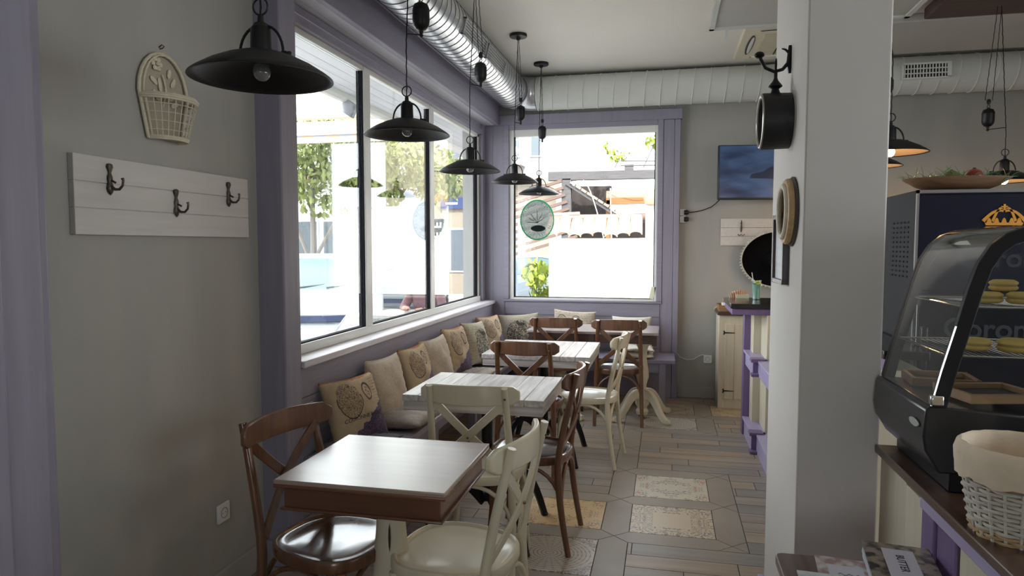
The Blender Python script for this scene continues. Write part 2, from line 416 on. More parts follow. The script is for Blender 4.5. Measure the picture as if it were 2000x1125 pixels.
# far lavender panelling round the second window
YP = 6.82
m = MB()
m.box((-1.83, YP+.003, 0), (-1.60, 6.90, 2.70)); m.box((-1.60, YP, 0), (-1.60+.001, 6.9, 2.7))
m.box((-1.72, YP, .0), (-1.605, 6.90, 2.695)); m.box((-1.80, YP, .93), (-1.724, 6.90, 2.695))
struct('trim_10', m, lav, .003)
m = MB(); m.box((-1.83, YP-.004, 2.70), (.14, 6.90, 2.80)); m.box((-.03, YP, .0), (.07, 6.90, 2.697)); m.box((.073, YP-.002, 0), (.125, 6.90, 2.697)); struct('trim_11', m, lav, .003)
m = MB(); zz = [.0, .16, .32, .48, .64, .79, .925]
for a, b in zip(zz[:-1], zz[1:]): m.box((-1.60, YP+.005, a+.003), (-.05, 6.90, b-.003))
m.box((-1.60, YP+.012, 0), (-.025, 6.90, .925)); struct('trim_12', m, lavX, .002)
m = MB(); m.box((-1.612, YP-.012, .925), (-.032, 6.90, .945)); m.box((-1.612, YP-.006, .946), (-1.556, 6.89, 2.70)); m.box((-1.555, YP-.006, 2.652), (-.086, 6.89, 2.70)); m.box((-.085, YP-.006, .946), (-.032, 6.89, 2.70)); struct('trim_13', m, lavX, .004)

# ---------------------------------------------------------------- windows
def window_unit(n, frame_boxes, gasket_boxes, pane_boxes):
    o = bpy.data.objects.new('window_%d' % n, None); C.objects.link(o); o['kind'] = 'structure'
    m = MB()
    for a, b in frame_boxes: m.box(a, b)
    m.build('window_frame', alu, o, .004)
    m = MB()
    for a, b in gasket_boxes: m.box(a, b)
    m.build('gasket', alud, o)
    for a, b in pane_boxes:
        m = MB(); m.box(a, b); m.build('pane', winglass, o, 0, 0)
    return o
xa, xb = -1.875, -1.835
mull = [(4.00, 4.09), (5.22, 5.31)]
fr = [((xa-.01, 3.03, .935), (xb+.012, 6.70, .985)), ((xa, 3.03, 2.57), (xb, 6.70, 2.62)), ((xa, 6.64, .96), (xb, 6.70, 2.6)), ((xa, 3.03, .96), (xb, 3.12, 2.6))]
fr += [((xa, a, .96), (xb+.006, b, 2.6)) for a, b in mull]
gk = [((xa-.004, a-.009, .985), (xb-.004, a, 2.57)) for a, b in mull]+[((xa-.004, 6.631, .985), (xb-.004, 6.64, 2.57))]
gk += [((xa-.004, 3.12, .985), (xb-.006, 6.64, .991))]
pn = [((-1.858, 3.12, .985), (-1.852, 3.991, 2.57)), ((-1.858, 4.09, .985), (-1.852, 5.211, 2.57)), ((-1.858, 5.31, .985), (-1.852, 6.631, 2.57))]
window_unit(1, fr, gk, pn)
fx0, fx1, fz0, fz1 = -1.51, -.105, .965, 2.585
fr = [((-1.56, 6.84, .945), (fx0, 6.90, 2.655)), ((fx1, 6.84, .945), (-.08, 6.90, 2.655)), ((fx0, 6.84, .945), (fx1, 6.90, fz0)), ((fx0, 6.84, fz1), (fx1, 6.90, 2.655))]
gk = [((fx0, 6.85, fz0), (fx0+.01, 6.89, fz1)), ((fx1-.01, 6.85, fz0), (fx1, 6.89, fz1)), ((fx0, 6.85, fz0), (fx1, 6.89, fz0+.007))]
window_unit(2, fr, gk, [((fx0, 6.866, fz0), (fx1, 6.872, fz1))])

# ---------------------------------------------------------------- ceiling slab, beam, column
m = MB(); m.box((.30, 2.4, 3.125), (1.67, 5.5, 3.16)); struct('trim_14', m, ceil_d, .006)
m = MB(); m.box((.30, 5.46, 3.112), (1.67, 5.5, 3.125)); m.box((.30, 2.4, 3.112), (.335, 5.5, 3.125)); m.box((1.635, 2.4, 3.112), (1.67, 5.5, 3.125)); struct('trim_15', m, ductw)
m = MB(); m.box((1.75, 4.7, 3.08), (4.3, 5.45, 3.16)); struct('trim_16', m, darkwood, .01)
m = MB(); m.box((1.05, 5.55, 3.10), (4.3, 6.45, 3.16)); struct('trim_17', m, ceil_d, .006)
m = MB(); m.box((.42, 2.31, 0), (.66, 2.95, ZC)); struct('wall_column', m, colm_m, .006)
m = MB(); m.box((.395, 2.30, 0), (.42, 2.965, .12)); m.box((.42, 2.95, 0), (.66, 2.97, .12)); struct('baseboard_column', m, lilac, .004)

# ---------------------------------------------------------------- ducts
def duct_ring_pts(c, r, ax, tilt, n=40):
    pts = []
    for k in range(n):
        a = 2*PI*k/n; u, w = math.cos(a)*r, math.sin(a)*r
        if ax == 'y': pts.append((c[0]+u, c[1]+tilt*u, c[2]+w))
        else: pts.append((c[0]+tilt*w, c[1]+u, c[2]+w))
    return pts
dx, dz, dr, dy = -1.469, 2.975, .16, 6.72
d1 = thing('air_duct', 'shiny galvanised spiral air duct running above the left window', 'air duct', (dx, 4.5, dz))
def loc(mb): 
    return mb
m = MB(); k0 = 0
rs = []
for y in [0.2+.2*i for i in range(32)]+[6.5]:
    rs.append([V((dx+dr*math.cos(a)-dx, y-4.5, dr*math.sin(a))) for a in [2*PI*k/40 for k in range(40)]])
rb = .22
for i in range(1, 7):
    t = i/6*PI/2; cxx, cyy = rb-rb*math.cos(t), 6.5-4.5+rb*math.sin(t)
    nx, ny = math.cos(t), -math.sin(t)
    rs.append([V((cxx+nx*-1*0+dr*math.cos(a)*math.cos(t), cyy-dr*math.cos(a)*math.sin(t), dr*math.sin(a))) for a in [2*PI*k/40 for k in range(40)]])
m.rings(rs); m.build('duct_pipe', steel, d1, 0, 40)
m = MB()
y = .3
while y < 6.5:
    m.tube([V(p)-V((dx, 4.5, dz)) for p in duct_ring_pts((dx, y, dz), dr+.0015, 'y', .16)], .0022, 5, closed=True); y += .085
m.torus((0, 2.0, 0), dr+.004, .006, Matrix.Rotation(R(90), 4, 'X'), 40, 6)
m.build('spiral_seam', steeld, d1)
for ya in (4.42, 5.02):
    gr = MB()
    M0 = Matrix.Rotation(R(14), 4, 'Y')
    gr.box((dr-.02, ya-4.5, -.055), (dr+.012, ya+.55-4.5, -.047), M0); gr.box((dr-.02, ya-4.5, .047), (dr+.012, ya+.55-4.5, .055), M0)
    gr.box((dr-.02, ya-4.5, -.055), (dr+.012, ya+.012-4.5, .055), M0); gr.box((dr-.02, ya+.538-4.5, -.055), (dr+.012, ya+.55-4.5, .055), M0)
    for k in range(5):
        z = -.036+.018*k
        gr.box((dr-.02, ya-4.5, z-.003), (dr+.008, ya+.55-4.5, z+.003), M0)
    g_ = gr.build('air_grille', steel, d1)
    b_ = MB(); b_.box((dr-.02, ya+.01-4.5, -.05), (dr+.002, ya+.54-4.5, .05), M0); b_.build('grille_backing', blackp, g_)
d2 = thing('air_duct', 'pale painted spiral air duct running along the far wall below the ceiling', 'air duct', (1.5, dy, dz))
m = MB()
m.rings([[V((x-1.5, dr*math.cos(a), dr*math.sin(a))) for a in [2*PI*k/40 for k in range(40)]] for x in (dx+rb+.005, .2, 1, 2, 3, 4.25)])
m.build('duct_pipe', ductw, d2, 0, 40)
m = MB(); x = dx+rb+.03
while x < 4.2:
    m.tube([V(p)-V((1.5, dy, dz)) for p in duct_ring_pts((x, dy, dz), dr+.003, 'x', .1)], .004, 5, closed=True); x += .145
m.build('spiral_seam', ductr, d2)
m = MB(); gx0, gx1 = .30, .68
for (a, b, c, d) in ((gx0, gx1, .055, .068), (gx0, gx1, -.068, -.055), (gx0, gx0+.014, -.06, .06), (gx1-.03, gx1, -.06, .06)): m.box((a, -dr-.02, c), (b, -dr+.02, d))
for k in range(14): x = gx0+.02+k*.024; m.box((x, -dr-.012, -.055), (x+.008, -dr+.01, .055))
for k in (-.02, .02): m.box((gx0, -dr-.014, k-.004), (gx1, -dr+.01, k+.004))
g_ = m.build('air_grille', ductr, d2, loc=(.15, 0, 0)); b_ = MB(); b_.box((gx0+.01, -dr-.004, -.055), (gx1-.01, -dr+.01, .055)); b_.build('grille_backing', blackp, g_)

# ---------------------------------------------------------------- ceiling air conditioner
ac = thing('ceiling_air_conditioner', 'cream square cassette air conditioner set in the ceiling beside the column', 'air conditioner', (.90, 6.02, ZC))
m = MB(); m.box((-.34, -.48, -.03), (.34, .46, 0)); m.build('panel', mat('ac_cream_plastic', (.72, .66, .50), .45), ac, .012)
m = MB(); m.box((-.17, -.28, -.036), (.17, .28, -.03)); m.build('intake_grille', mat('ac_grille', (.62, .56, .40), .5), ac, .004)
m = MB(); m.box((-.03, -.30, -.038), (-.02, .3, -.03)); m.build('seam', cordm, ac)
for sx, sy, w, h in ((-.25, 0, .03, .55), (.25, 0, .03, .55), (0, -.38, .4, .03), (0, .37, .4, .03)):
    m = MB(); m.lathe([(0, -.034), (1, -.034), (1, -.03)], (sx, sy, 0), 20, sx=w/2+.012, sy=h/2); m.build('air_vent', blackp, ac)
    m = MB(); m.lathe([(0, -.040), (1, -.036), (1, -.03)], (sx*.98, sy*.98, 0), 20, sx=w/2, sy=h/2*.86); m.build('louvre', whitep, ac)
m = MB(); m.box((-.012, -.012, -.09), (.012, .012, 0)); tag(m.build('ceiling_bracket', whitep, None, loc=(.43, 5.56, ZC)), 'small white bracket hanging from the ceiling by the air conditioner', 'bracket')

# ---------------------------------------------------------------- pendant lamps
filam = mat('lit_bulb', (1, .8, .5), .3, emit=(1, .55, .18), es=45)
bulbg = mat('clear_bulb_glass', (.35, .35, .36), .05, metal=.3, alpha=.6)
shade_in = mat('shade_inside', (.02, .018, .018), .3, metal=.2)
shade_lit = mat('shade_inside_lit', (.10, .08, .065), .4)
def pendant(x, y, z, wz, label, lit=False, wdx=.07, group=None, rose=True, small=False):
    t = thing('pendant_lamp', label, 'lamp', (x, y, ZC), 0, group)
    h = z-ZC
    m = MB(); m.lathe([(.004, 0), (.068, 0), (.07, -.012), (.066, -.022), (.02, -.026), (.012, -.045), (.0, -.046)], (wdx*.6, 0, 0), 24); m.build('ceiling_rose', blackm, t)
    # shade: shallow dome with inner skin
    m = MB(); prof = [(.03, .066), (.06, .062), (.10, .048), (.14, .029), (.172, .009), (.188, -.003), (.190, -.007), (.187, -.008), (.17, .004), (.14, .024), (.10, .043), (.06, .057), (.028, .061)]
    m.lathe(prof, (0, 0, h), 40); m.build('shade', [blackm], t, 0, 60)
    if lit:
        m = MB(); m.lathe([(.186, -.0065), (.17, .0025), (.14, .0225), (.10, .0415), (.06, .0555), (.028, .0595)], (0, 0, h), 40); m.build('shade_lining', shade_lit, t, 0, 60)  # lit lamps only: bulb light put into the paler inside colour
    m = MB(); m.lathe([(0, .142), (.018, .142), (.024, .132), (.027, .128), (.029, .066), (.045, .064), (.045, .058), (0, .058)], (0, 0, h), 20); m.lathe([(0, .165), (.008, .163), (.01, .142), (0, .14)], (0, 0, h), 12); m.build('socket', blackm, t)
    m = MB()
    for s in (-1, 1):
        m.tube(arc(lambda q: (s*lerp(.012, .066, math.sin(q*PI/2)), 0, h+.135-.075*(1-math.cos(q*PI/2))), 8)[:]+[(s*.066, 0, h+.055)], .004, 6)
        m.cbox((s*.070, 0, h+.060), (.016, .012, .008)); m.ball((s*.084, 0, h+.058), .007, 8)
    m.build('bracket', blackm, t)
    m = MB(); m.torus((0, 0, h+.187), .022, .0028, Matrix.Rotation(R(90), 4, 'X') , 20, 6); m.build('ring', blackm, t)
    m = MB(); n = 60
    def tw(x0, z0, x1, z1):
        nn = max(6, int(abs(z1-z0)/.02)); return [(lerp(x0, x1, i/nn)+.0012*math.sin(i*2.2), .0012*math.cos(i*2.2), lerp(z0, z1, i/nn)) for i in range(nn+1)]
    m.tube(tw(wdx*.55, -.04, 0, wz-ZC-.10), .0028, 5); m.tube(tw(0, wz-ZC-.10, 0, h+.165), .0028, 5)
    m.tube(tw(wdx*.5, -.04, wdx*.8, wz-ZC+.115), .0022, 5); m.tube(tw(wdx*.7, -.04, wdx*1.2, wz-ZC+.115), .0022, 5)
    m.build('cord', cordm, t)
    m = MB(); m.lathe([(0, .065), (.008, .064), (.014, .060), (.03, .052), (.037, .035), (.039, .028), (.0375, .026), (.0375, -.02), (.034, -.04), (.022, -.055), (.01, -.06), (.007, -.075), (.010, -.083), (0, -.09)], (wdx, 0, wz-ZC), 20); m.build('counterweight', blackm, t)
    m = MB(); m.ball((wdx, 0, wz-ZC+.105), (.014, .009, .022), 10); m.torus((wdx, 0, wz-ZC+.074), .009, .002, Matrix.Rotation(R(90), 4, 'X'), 12, 5)
    m.build('pulley', blackm, t)
    m = MB(); m.tube([(wdx, 0, wz-ZC-.078), (0, 0, wz-ZC-.068)], .003, 6); m.build('guide_rod', blackm, t)
    m = MB(); m.ball((0, 0, h+(.0 if lit else .014)), (.024, .024, .026), 16); m.lathe([(.012, .062), (.013, .04), (.02, .03)], (0, 0, h), 12); m.build('bulb', filam if lit else bulbg, t)
    if lit:
        l = bpy.data.lights.new('bulb_light', 'POINT'); l.energy = 3; l.color = (1, .62, .32); l.shadow_soft_size = .03
        lo = bpy.data.objects.new('bulb_light', l); C.objects.link(lo); lo.parent = t; lo.location = (0, 0, h-.03)
    return t
GP = None
pendant(-1.081, 1.71, 1.957, 2.55, 'black dome pendant lamp nearest the camera, hanging beside the coat rack')
pendant(-1.128, 2.91, 1.991, 2.495, 'second black dome pendant lamp from the camera, before the left window mullion')
pendant(-1.187, 4.121, 1.958, 2.549, 'middle black dome pendant lamp of the row of five, third from the camera')
pendant(-1.19, 5.419, 2.004, 2.543, 'fourth black dome pendant lamp from the camera, at the far window edge', wdx=.05)
pendant(-1.152, 6.30, 1.975, 2.53, 'farthest black dome pendant lamp of the window row, above the green sticker', wdx=.03)
pendant(1.19, 4.15, 2.005, 2.6, 'lit black pendant lamp half hidden behind the right edge of the column', True, wdx=-.12)
pendant(2.21, 5.25, 1.93, 2.35, 'lit black pendant lamp on the right above the fruit tray', True, wdx=-.11)
pendant(1.55, 5.75, 2.10, 2.7, 'farther lit pendant lamp showing only its rim behind the column', True)

# ---------------------------------------------------------------- chairs
def make_chair(label, wm, sm, accent):
    t = thing('cross_back_chair', label, 'chair')
    def out(sc, z, n=40):
        pts = []
        for k in range(n):
            a = 2*PI*k/n; c, s = math.cos(a), math.sin(a); e = .72
            x = math.copysign(abs(c)**e, c); y = math.copysign(abs(s)**e, s)
            wdt = .205*(1+.06*y-.0) if y > 0 else .205*(1-.10*abs(y))
            pts.append(V((x*wdt*sc, y*.205*sc, z)))
        return pts
    m = MB(); m.rings([out(sc, z) for sc, z in ((.90, .440), (.905, .462), (.84, .461), (.78, .455), (.60, .449), (.3, .446), (.02, .445))], cap=True); m.build('seat', sm, t, 0, 50)
    m = MB(); m.rings([out(sc, z) for sc, z in ((.90, .432), (.985, .430), (1.0, .438), (1.0, .462), (.985, .469), (.94, .471), (.905, .464), (.90, .450))], closed=True); m.build('seat_rim', wm, t, 0, 50)
    post = {}
    for s in (-1, 1):
        def rear(q):
            z = q*.885
            y = -.225+.055*math.sin(min(1, z/.46)*PI/2) if z < .46 else -.170-.085*((z-.46)/.412)**1.2
            return V((s*(.195-.025*q), y, z))
        pts = arc(rear, 14); post[s] = rear
        m = MB(); m.tube(pts, [lerp(.0145, .0180, min(1, i/6)) if i < 7 else lerp(.0180, .0145, (i-6)/8) for i in range(15)], 10); m.build('leg', wm, t, 0, 50)
        m = MB(); m.tube(arc(lambda q: (s*(.165+.022*(1-q)**1.6), .150+.030*(1-q)**1.6, .435*q), 8), [.0130+.006*i/8 for i in range(9)], 10); m.build('leg', wm, t, 0, 50)
    # curved top rail: bowed board
    m = MB(); rs = []
    for i in range(17):
        q = -1+2*i/16; x = q*.226; y = -.262+.060*q*q+.0
        hh = .050-.008*q*q if abs(q) < .9 else .034
        if abs(q) > .985: hh = .022
        zc = .842
        tt = .0105
        rs.append([V((x, y-tt, zc-hh*.8)), V((x, y-tt*1.1, zc+hh*.3)), V((x, y-tt*.9, zc+hh)), V((x, y+tt*.9, zc+hh)), V((x, y+tt*1.1, zc+hh*.3)), V((x, y+tt, zc-hh*.8))])
    m.rings(rs); m.build('top_rail', wm, t, .005, 50)
    for s in (-1, 1):
        m = MB()
        def band(q):
            return V((s*lerp(-.165, .175, q), -.232+.062*q-.028*math.sin(q*PI)+(.006 if s > 0 else -.004), lerp(.815, .50, q)))
        m.sweep(arc(band, 10), .036, .010, (1, 0, .9*s)); m.build('cross_band', wm, t, .002)
    pts = [post[s](z/.885)+V((0, -.0145, 0)) for s in (-1, 1) for z in (.838, .505)]+[V((0, -.241, .655))]
    for p in pts:
        m = MB(); m.ball(p, .006, 8); m.build('screw', screwm if accent is None else accent, t)
    # bentwood braces below the seat
    def brace(a, b, n=14):
        a = V(a); b = V(b); pts = []
        for i in range(n+1):
            q = i/n; ang = q*PI
            p = a.lerp(b, (1-math.cos(ang))/2); p.z = .20+.222*math.sin(ang)**.8; pts.append(p)
        return pts
    fr = {s: V((s*.178, .166, .2)) for s in (-1, 1)}; re = {s: V((s*.187, -.187, .2)) for s in (-1, 1)}
    for a, b in ((fr[-1], fr[1]), (re[-1], re[1]), (fr[-1], re[-1]), (fr[1], re[1])):
        m = MB(); m.tube(brace(a, b), .0098, 8); m.build('brace', wm, t, 0, 50)
    return t
GB = None
def place(t, x, y, face, label=None, sc=1):
    t.location = (x, y, 0); t.rotation_euler = (0, 0, R(face)); t.scale = (sc,)*3
    if label: t['label'] = label
    return t
# face: rotation of +Y (sitter's direction)
cb = make_chair('brown wooden cross-back chair left of the square brown table, against the grey wall', brown, seatb, screwm)
place(cb, -1.13, 2.19, -102)
cc = make_chair('cream cross-back chair in the foreground, right of the square brown table', cream, cream, None)
place(cc, -.68, 2.19, 83)
def cp(src, x, y, f, lab): return place(copy_tree(src), x, y, f, lab)
cp(cc, -.835, 3.085, 0, 'cream cross-back chair seen from behind, between the brown table and the first white table')
cp(cb, -.655, 3.40, 88, 'dark brown cross-back chair at the right end of the first white plank table')
cp(cb, -.862, 4.46, -2, 'brown cross-back chair seen from behind, between the two white plank tables')
cp(cc, -.515, 4.75, 84, 'cream cross-back chair at the right end of the second white plank table')
cp(cb, -.90, 5.92, 1, 'left brown chair of the two pulled up to the farthest table')
cp(cb, -.375, 5.86, 3, 'right brown chair of the two pulled up to the farthest table')

# ---------------------------------------------------------------- tables
t1 = thing('square_table', 'square brown varnished cafe table on a cream pedestal in the foreground', 'table', (-.903, 2.145, 0))
hx1, hy1 = .28, .262
m = MB(); m.box((-hx1, -hy1, .755), (hx1, hy1, .77)); m.build('tabletop', wood('glossy_table_top', (.36, .26, .20), (.28, .195, .15), 'x', .36, 1, .01, 3, 1, .28, 2.1), t1, .003)
m = MB(); m.box((-hx1-.002, -hy1-.002, .744), (hx1+.002, hy1+.002, .757)); m.box((-hx1+.022, -hy1+.022, .675), (hx1-.022, hy1-.022, .746)); m.box((-hx1+.012, -hy1+.012, .668), (hx1-.012, hy1-.012, .678)); m.build('apron', brownY, t1, .004)
m = MB(); m.lathe([(.0, .67), (.042, .67), (.043, .64), (.052, .52), (.066, .38), (.078, .26), (.075, .2), (.06, .16), (.05, .13), (.07, .10), (.06, .07), (0, .07)], (0, 0, 0), 28); m.build('pedestal', creamD, t1)
m = MB()
for k, (a, z, l) in enumerate(((262, .50, .05), (268, .455, .06), (255, .4, .02))):
    pass
M0 = Matrix.Rotation(R(8), 4, 'Y')
m.lathe([(0, .05), (.003, .03), (.0045, 0), (.003, -.03), (0, -.05)], (.018, -.058, .525), 8, sy=.5); m.build('paint_scuff', scuff, t1)
for k in range(4):
    a = PI/4+k*PI/2
    m = MB(); m.sweep(arc(lambda q: (math.cos(a)*lerp(.03, .27, q), math.sin(a)*lerp(.03, .27, q), .15-.12*q**1.5+.02*math.sin(q*PI)), 8), [.06-.02*i/8 for i in range(9)], .035, (0, 0, 1)); m.build('foot', creamD, t1, .006)
# white plank tables
def plank_table(x0, x1, y0_, y1, label, zt=.77):
    cx, cy = (x0+x1)/2, (y0_+y1)/2; hx_, hy_ = (x1-x0)/2, (y1-y0_)/2
    t = thing('plank_table', label, 'table', (cx, cy, 0))
    m = MB(); w = 2*hx_
    cuts = [-hx_, -hx_+.24*w, -hx_+.73*w, hx_]
    m.mi = 0
    for i, (a, b) in enumerate(zip(cuts[:-1], cuts[1:])):
        n = 1 if i == 1 else 2
        for k in range(n): m.box((a+(b-a)*k/n+.0006, -hy_+.0, .738), (a+(b-a)*(k+1)/n-.0006, hy_, .77))
    m.build('tabletop', [plank], t, .003)
    m = MB(); m.box((-hx_+.006, -hy_+.006, .692), (hx_-.006, hy_-.006, .7375)); m.build('apron', plankX, t, .002)
    m = MB(); m.lathe([(0, .70), (.05, .70), (.05, .685), (.03, .67), (.028, .42), (.036, .40), (.028, .38), (.03, .22), (.05, .2), (.05, .17), (0, .17)], (0, 0, 0), 20); m.cbox((0, 0, .688), (.3, .3, .008)); m.build('pedestal', iron, t)
    for k in range(4):
        a = PI/4+k*PI/2
        m = MB(); m.sweep(arc(lambda q: (math.cos(a)*lerp(.02, .37, q), math.sin(a)*lerp(.02, .37, q), (.16+.17*math.sin(q*PI*.8)-.26*q**3)), 12), [.055-.022*i/12 for i in range(13)], .026, (0, 0, 1))
        m.lathe([(0, .0), (.02, .0), (.02, .012), (.01, .022), (0, .022)], (math.cos(a)*.37, math.sin(a)*.37, 0), 12); m.build('foot', iron, t, .005)
    return t
plank_table(-1.25, -.545, 3.12, 3.72, 'whitewashed plank table with dark iron feet, nearer of the two white tables')
plank_table(-1.195, -.468, 4.41, 5.13, 'whitewashed plank table farther along the bench, second of the two white tables')
t4 = thing('long_table', 'long dark wood table by the far window on white carved pedestals', 'table', (-.60, 6.02, 0))
m = MB(); m.box((-.555, -.27, .748), (.555, .27, .77)); m.build('tabletop', wood('worn_glossy_top', (.50, .44, .42), (.30, .24, .22), 'x', .2, .5, .05, 5), t4, .004)
m = MB(); m.box((-.54, -.255, .675), (.54, .255, .749)); m.build('apron', wood('dark_apron_wood', (.10, .05, .036), (.05, .026, .02), 'x', .4), t4, .003)
for i in range(3):
    pass
m = MB()
for x in (-.52, 0, .52): m.box((x-.02, -.262, .66), (x+.02, -.25, .749))
m.build('cleat', darkwood, t4, .002)
for px in (-.30, .42):
    m = MB(); m.lathe([(0, .68), (.055, .68), (.055, .64), (.04, .60), (.034, .52), (.05, .42), (.055, .36), (.035, .29), (.035, .26), (.06, .22), (.06, .12), (.045, .10), (.04, .085), (.055, .06), (.045, .03), (0, .02)], (px, -.02, 0), 20); m.build('pedestal', creamD, t4)
    for k in range(4):
        a = PI/4+k*PI/2
        m = MB(); m.sweep(arc(lambda q: (px+math.cos(a)*lerp(.04, .33, q), -.02+math.sin(a)*lerp(.04, .33, q), .21+.03*math.sin(q*PI*2)-.195*q**1.1+.015*(q > .95)), 12), [.085-.045*i/12 for i in range(13)], .035, (0, 0, 1)); m.build('foot', creamD, t4, .006)

# ---------------------------------------------------------------- benches
b1 = thing('wall_bench', 'lavender wooden bench running below the left window', 'bench', (-1.53, 4.9, 0))
m = MB(); m.box((-.19, -1.86, .415), (.19, 1.0, .45)); m.box((-.19, 1.0, .415), (.19, 1.91, .45)); m.build('bench_seat', wood('bench_greyed_paint', (.40, .36, .42), (.30, .27, .33), 'y', .35, .2), b1, .005)
m = MB(); m.box((.12, -1.84, .33), (.145, 1.6, .415)); m.build('apron', lavY, b1, .003)
for y in (-1.8, -.9, 0, .9, 1.6):
    m = MB(); m.box((.10, y-.03, 0), (.16, y+.03, .415)); m.build('leg', lav, b1, .003)
b2 = thing('wall_bench', 'lavender wooden bench below the far window with open ends', 'bench', (-.6, 6.58, 0))
m = MB(); m.box((-.735, -.235, .415), (.70, .235, .45)); m.build('bench_seat', wood('bench_lavender_wide', (.30, .27, .37), (.24, .215, .30), 'x', .4, .1), b2, .005)
m = MB(); m.box((-.72, -.18, .32), (.62, -.155, .415)); m.build('apron', lavX, b2, .003)
for x in (-.6, 0, .585):
    m = MB(); m.box((x-.03, -.20, 0), (x+.03, -.14, .415)); m.build('leg', lav, b2, .003)

# ---------------------------------------------------------------- cushions
def pillow_f(w, h, t, seed):
    rnd = random.Random(seed); ph = [rnd.uniform(0, 6) for _ in range(6)]
    def f(u, v, side):
        e = max(0, (1-u*u)*(1-v*v)); x = w/2*u*(1-.085*(1-v*v)); y = h/2*v*(1-.075*(1-u*u))
        wr = .006*math.sin(5*u+3*v+ph[0])*e+.004*math.sin(11*v-4*u+ph[1])*e+.003*math.sin(9*u*v*3+ph[2])
        return V((x, y, side*(t/2*e**.42)+wr*side+.006*math.sin(3*u+ph[3])*(1-e)))
    return f
def print_mat(name, base, style):
    m = bpy.data.materials.new(name); m.use_nodes = True; nt = m.node_tree; N = nt.nodes; L = nt.links; b = N['Principled BSDF']; b.inputs['Roughness'].default_value = .9
    uv = N.new('ShaderNodeUVMap'); uv.uv_map = 'UVMap'; sp = N.new('ShaderNodeSeparateXYZ'); L.new(uv.outputs[0], sp.inputs[0]); U, Vv = sp.outputs[0], sp.outputs[1]
    def mth(op, a, b_=None):
        n = N.new('ShaderNodeMath'); n.operation = op
        for i, x in enumerate((a, b_)):
            if x is None: continue
            if isinstance(x, (int, float)): n.inputs[i].default_value = x
            else: L.new(x, n.inputs[i])
        return n.outputs[0]
    def noise(s, dist=0, det=3):
        n = N.new('ShaderNodeTexNoise'); n.inputs['Scale'].default_value = s; n.inputs['Detail'].default_value = det; n.inputs['Distortion'].default_value = dist; L.new(uv.outputs[0], n.inputs['Vector']); return n.outputs[0]
    def ell(cx, cy, rx, ry):
        return mth('SQRT', mth('ADD', mth('POWER', mth('ABSOLUTE', mth('DIVIDE', mth('SUBTRACT', U, cx), rx)), 2.), mth('POWER', mth('ABSOLUTE', mth('DIVIDE', mth('SUBTRACT', Vv, cy), ry)), 2.)))
    def mix(c1, col, f):
        n = N.new('ShaderNodeMix'); n.data_type = 'RGBA'; L.new(f, n.inputs[0])
        if isinstance(c1, tuple): n.inputs[6].default_value = (*c1, 1)
        else: L.new(c1, n.inputs[6])
        n.inputs[7].default_value = (*col, 1); return n.outputs[2]
    cl = noise(7, .5, 4); col = mix(base, tuple(c*.8 for c in base), cl)
    nz = noise(26, 1.5); lines = mth('LESS_THAN', mth('ABSOLUTE', mth('SUBTRACT', nz, .5)), .035)
    if style == 'vase':
        e = ell(.30, .66, .20, .27); f = mth('MULTIPLY', mth('LESS_THAN', e, 1.), lines); ring = mth('LESS_THAN', mth('ABSOLUTE', mth('SUBTRACT', e, 1.)), .03)
        col = mix(col, (.07, .045, .05), mth('MAXIMUM', f, mth('MULTIPLY', ring, mth('LESS_THAN', Vv, .72))))
        e2 = ell(.66, .74, .085, .13); r2 = mth('MAXIMUM', mth('LESS_THAN', mth('ABSOLUTE', mth('SUBTRACT', e2, 1.)), .13), mth('MULTIPLY', mth('LESS_THAN', e2, .62), mth('GREATER_THAN', nz, .5)))
        col = mix(col, (.13, .09, .08), r2)
        ln = mth('MULTIPLY', mth('LESS_THAN', mth('FRACT', mth('MULTIPLY', Vv, 22)), .22), mth('MULTIPLY', mth('GREATER_THAN', U, .80), mth('GREATER_THAN', noise(30), .48)))
        ln = mth('MULTIPLY', ln, mth('MULTIPLY', mth('GREATER_THAN', Vv, .45), mth('LESS_THAN', Vv, .92)))
        col = mix(col, (.2, .13, .11), ln)
        q = mth('ADD', mth('ADD', mth('MULTIPLY', U, -.62), Vv), mth('MULTIPLY', mth('SUBTRACT', noise(9, 0, 5), .5), .25))
        pb = mth('MULTIPLY', mth('LESS_THAN', q, -.02), mth('GREATER_THAN', Vv, .0))
        col = mix(col, (.085, .05, .09), pb)
        pt = mth('MULTIPLY', pb, mth('GREATER_THAN', noise(30, 2), .54)); col = mix(col, (.17, .12, .19), pt)
        br = mth('GREATER_THAN', mth('ADD', Vv, mth('MULTIPLY', noise(5), .12)), 1.035); col = mix(col, (.45, .19, .07), br)
    elif style == 'bird':
        st = ell(.5, .5, .06, .42); nb = noise(9, 2); f = mth('MULTIPLY', mth('LESS_THAN', mth('ABSOLUTE', mth('SUBTRACT', nb, .5)), .055), mth('LESS_THAN', ell(.55, .42, .34, .42), 1.))
        col = mix(col, (.06, .055, .045), f)
        f2 = mth('MULTIPLY', mth('GREATER_THAN', nb, .60), mth('LESS_THAN', ell(.5, .38, .28, .3), 1.)); col = mix(col, (.08, .05, .05), f2)
        bd = mth('LESS_THAN', ell(.60, .70, .10, .055), 1.); hd = mth('LESS_THAN', ell(.50, .76, .04, .045), 1.); col = mix(col, (.05, .035, .03), mth('MAXIMUM', bd, hd))
        ln = mth('MULTIPLY', mth('LESS_THAN', mth('FRACT', mth('MULTIPLY', Vv, 16)), .2), mth('GREATER_THAN', noise(34), .54)); col = mix(col, (.25, .2, .17), ln)
    elif style == 'stamps':
        for cx_ in (.2, .55):
            e = ell(cx_, .66, .12, .2); f = mth('MAXIMUM', mth('LESS_THAN', mth('ABSOLUTE', mth('SUBTRACT', e, 1.)), .07), mth('MULTIPLY', mth('LESS_THAN', e, .85), lines)); col = mix(col, (.12, .10, .09), f)
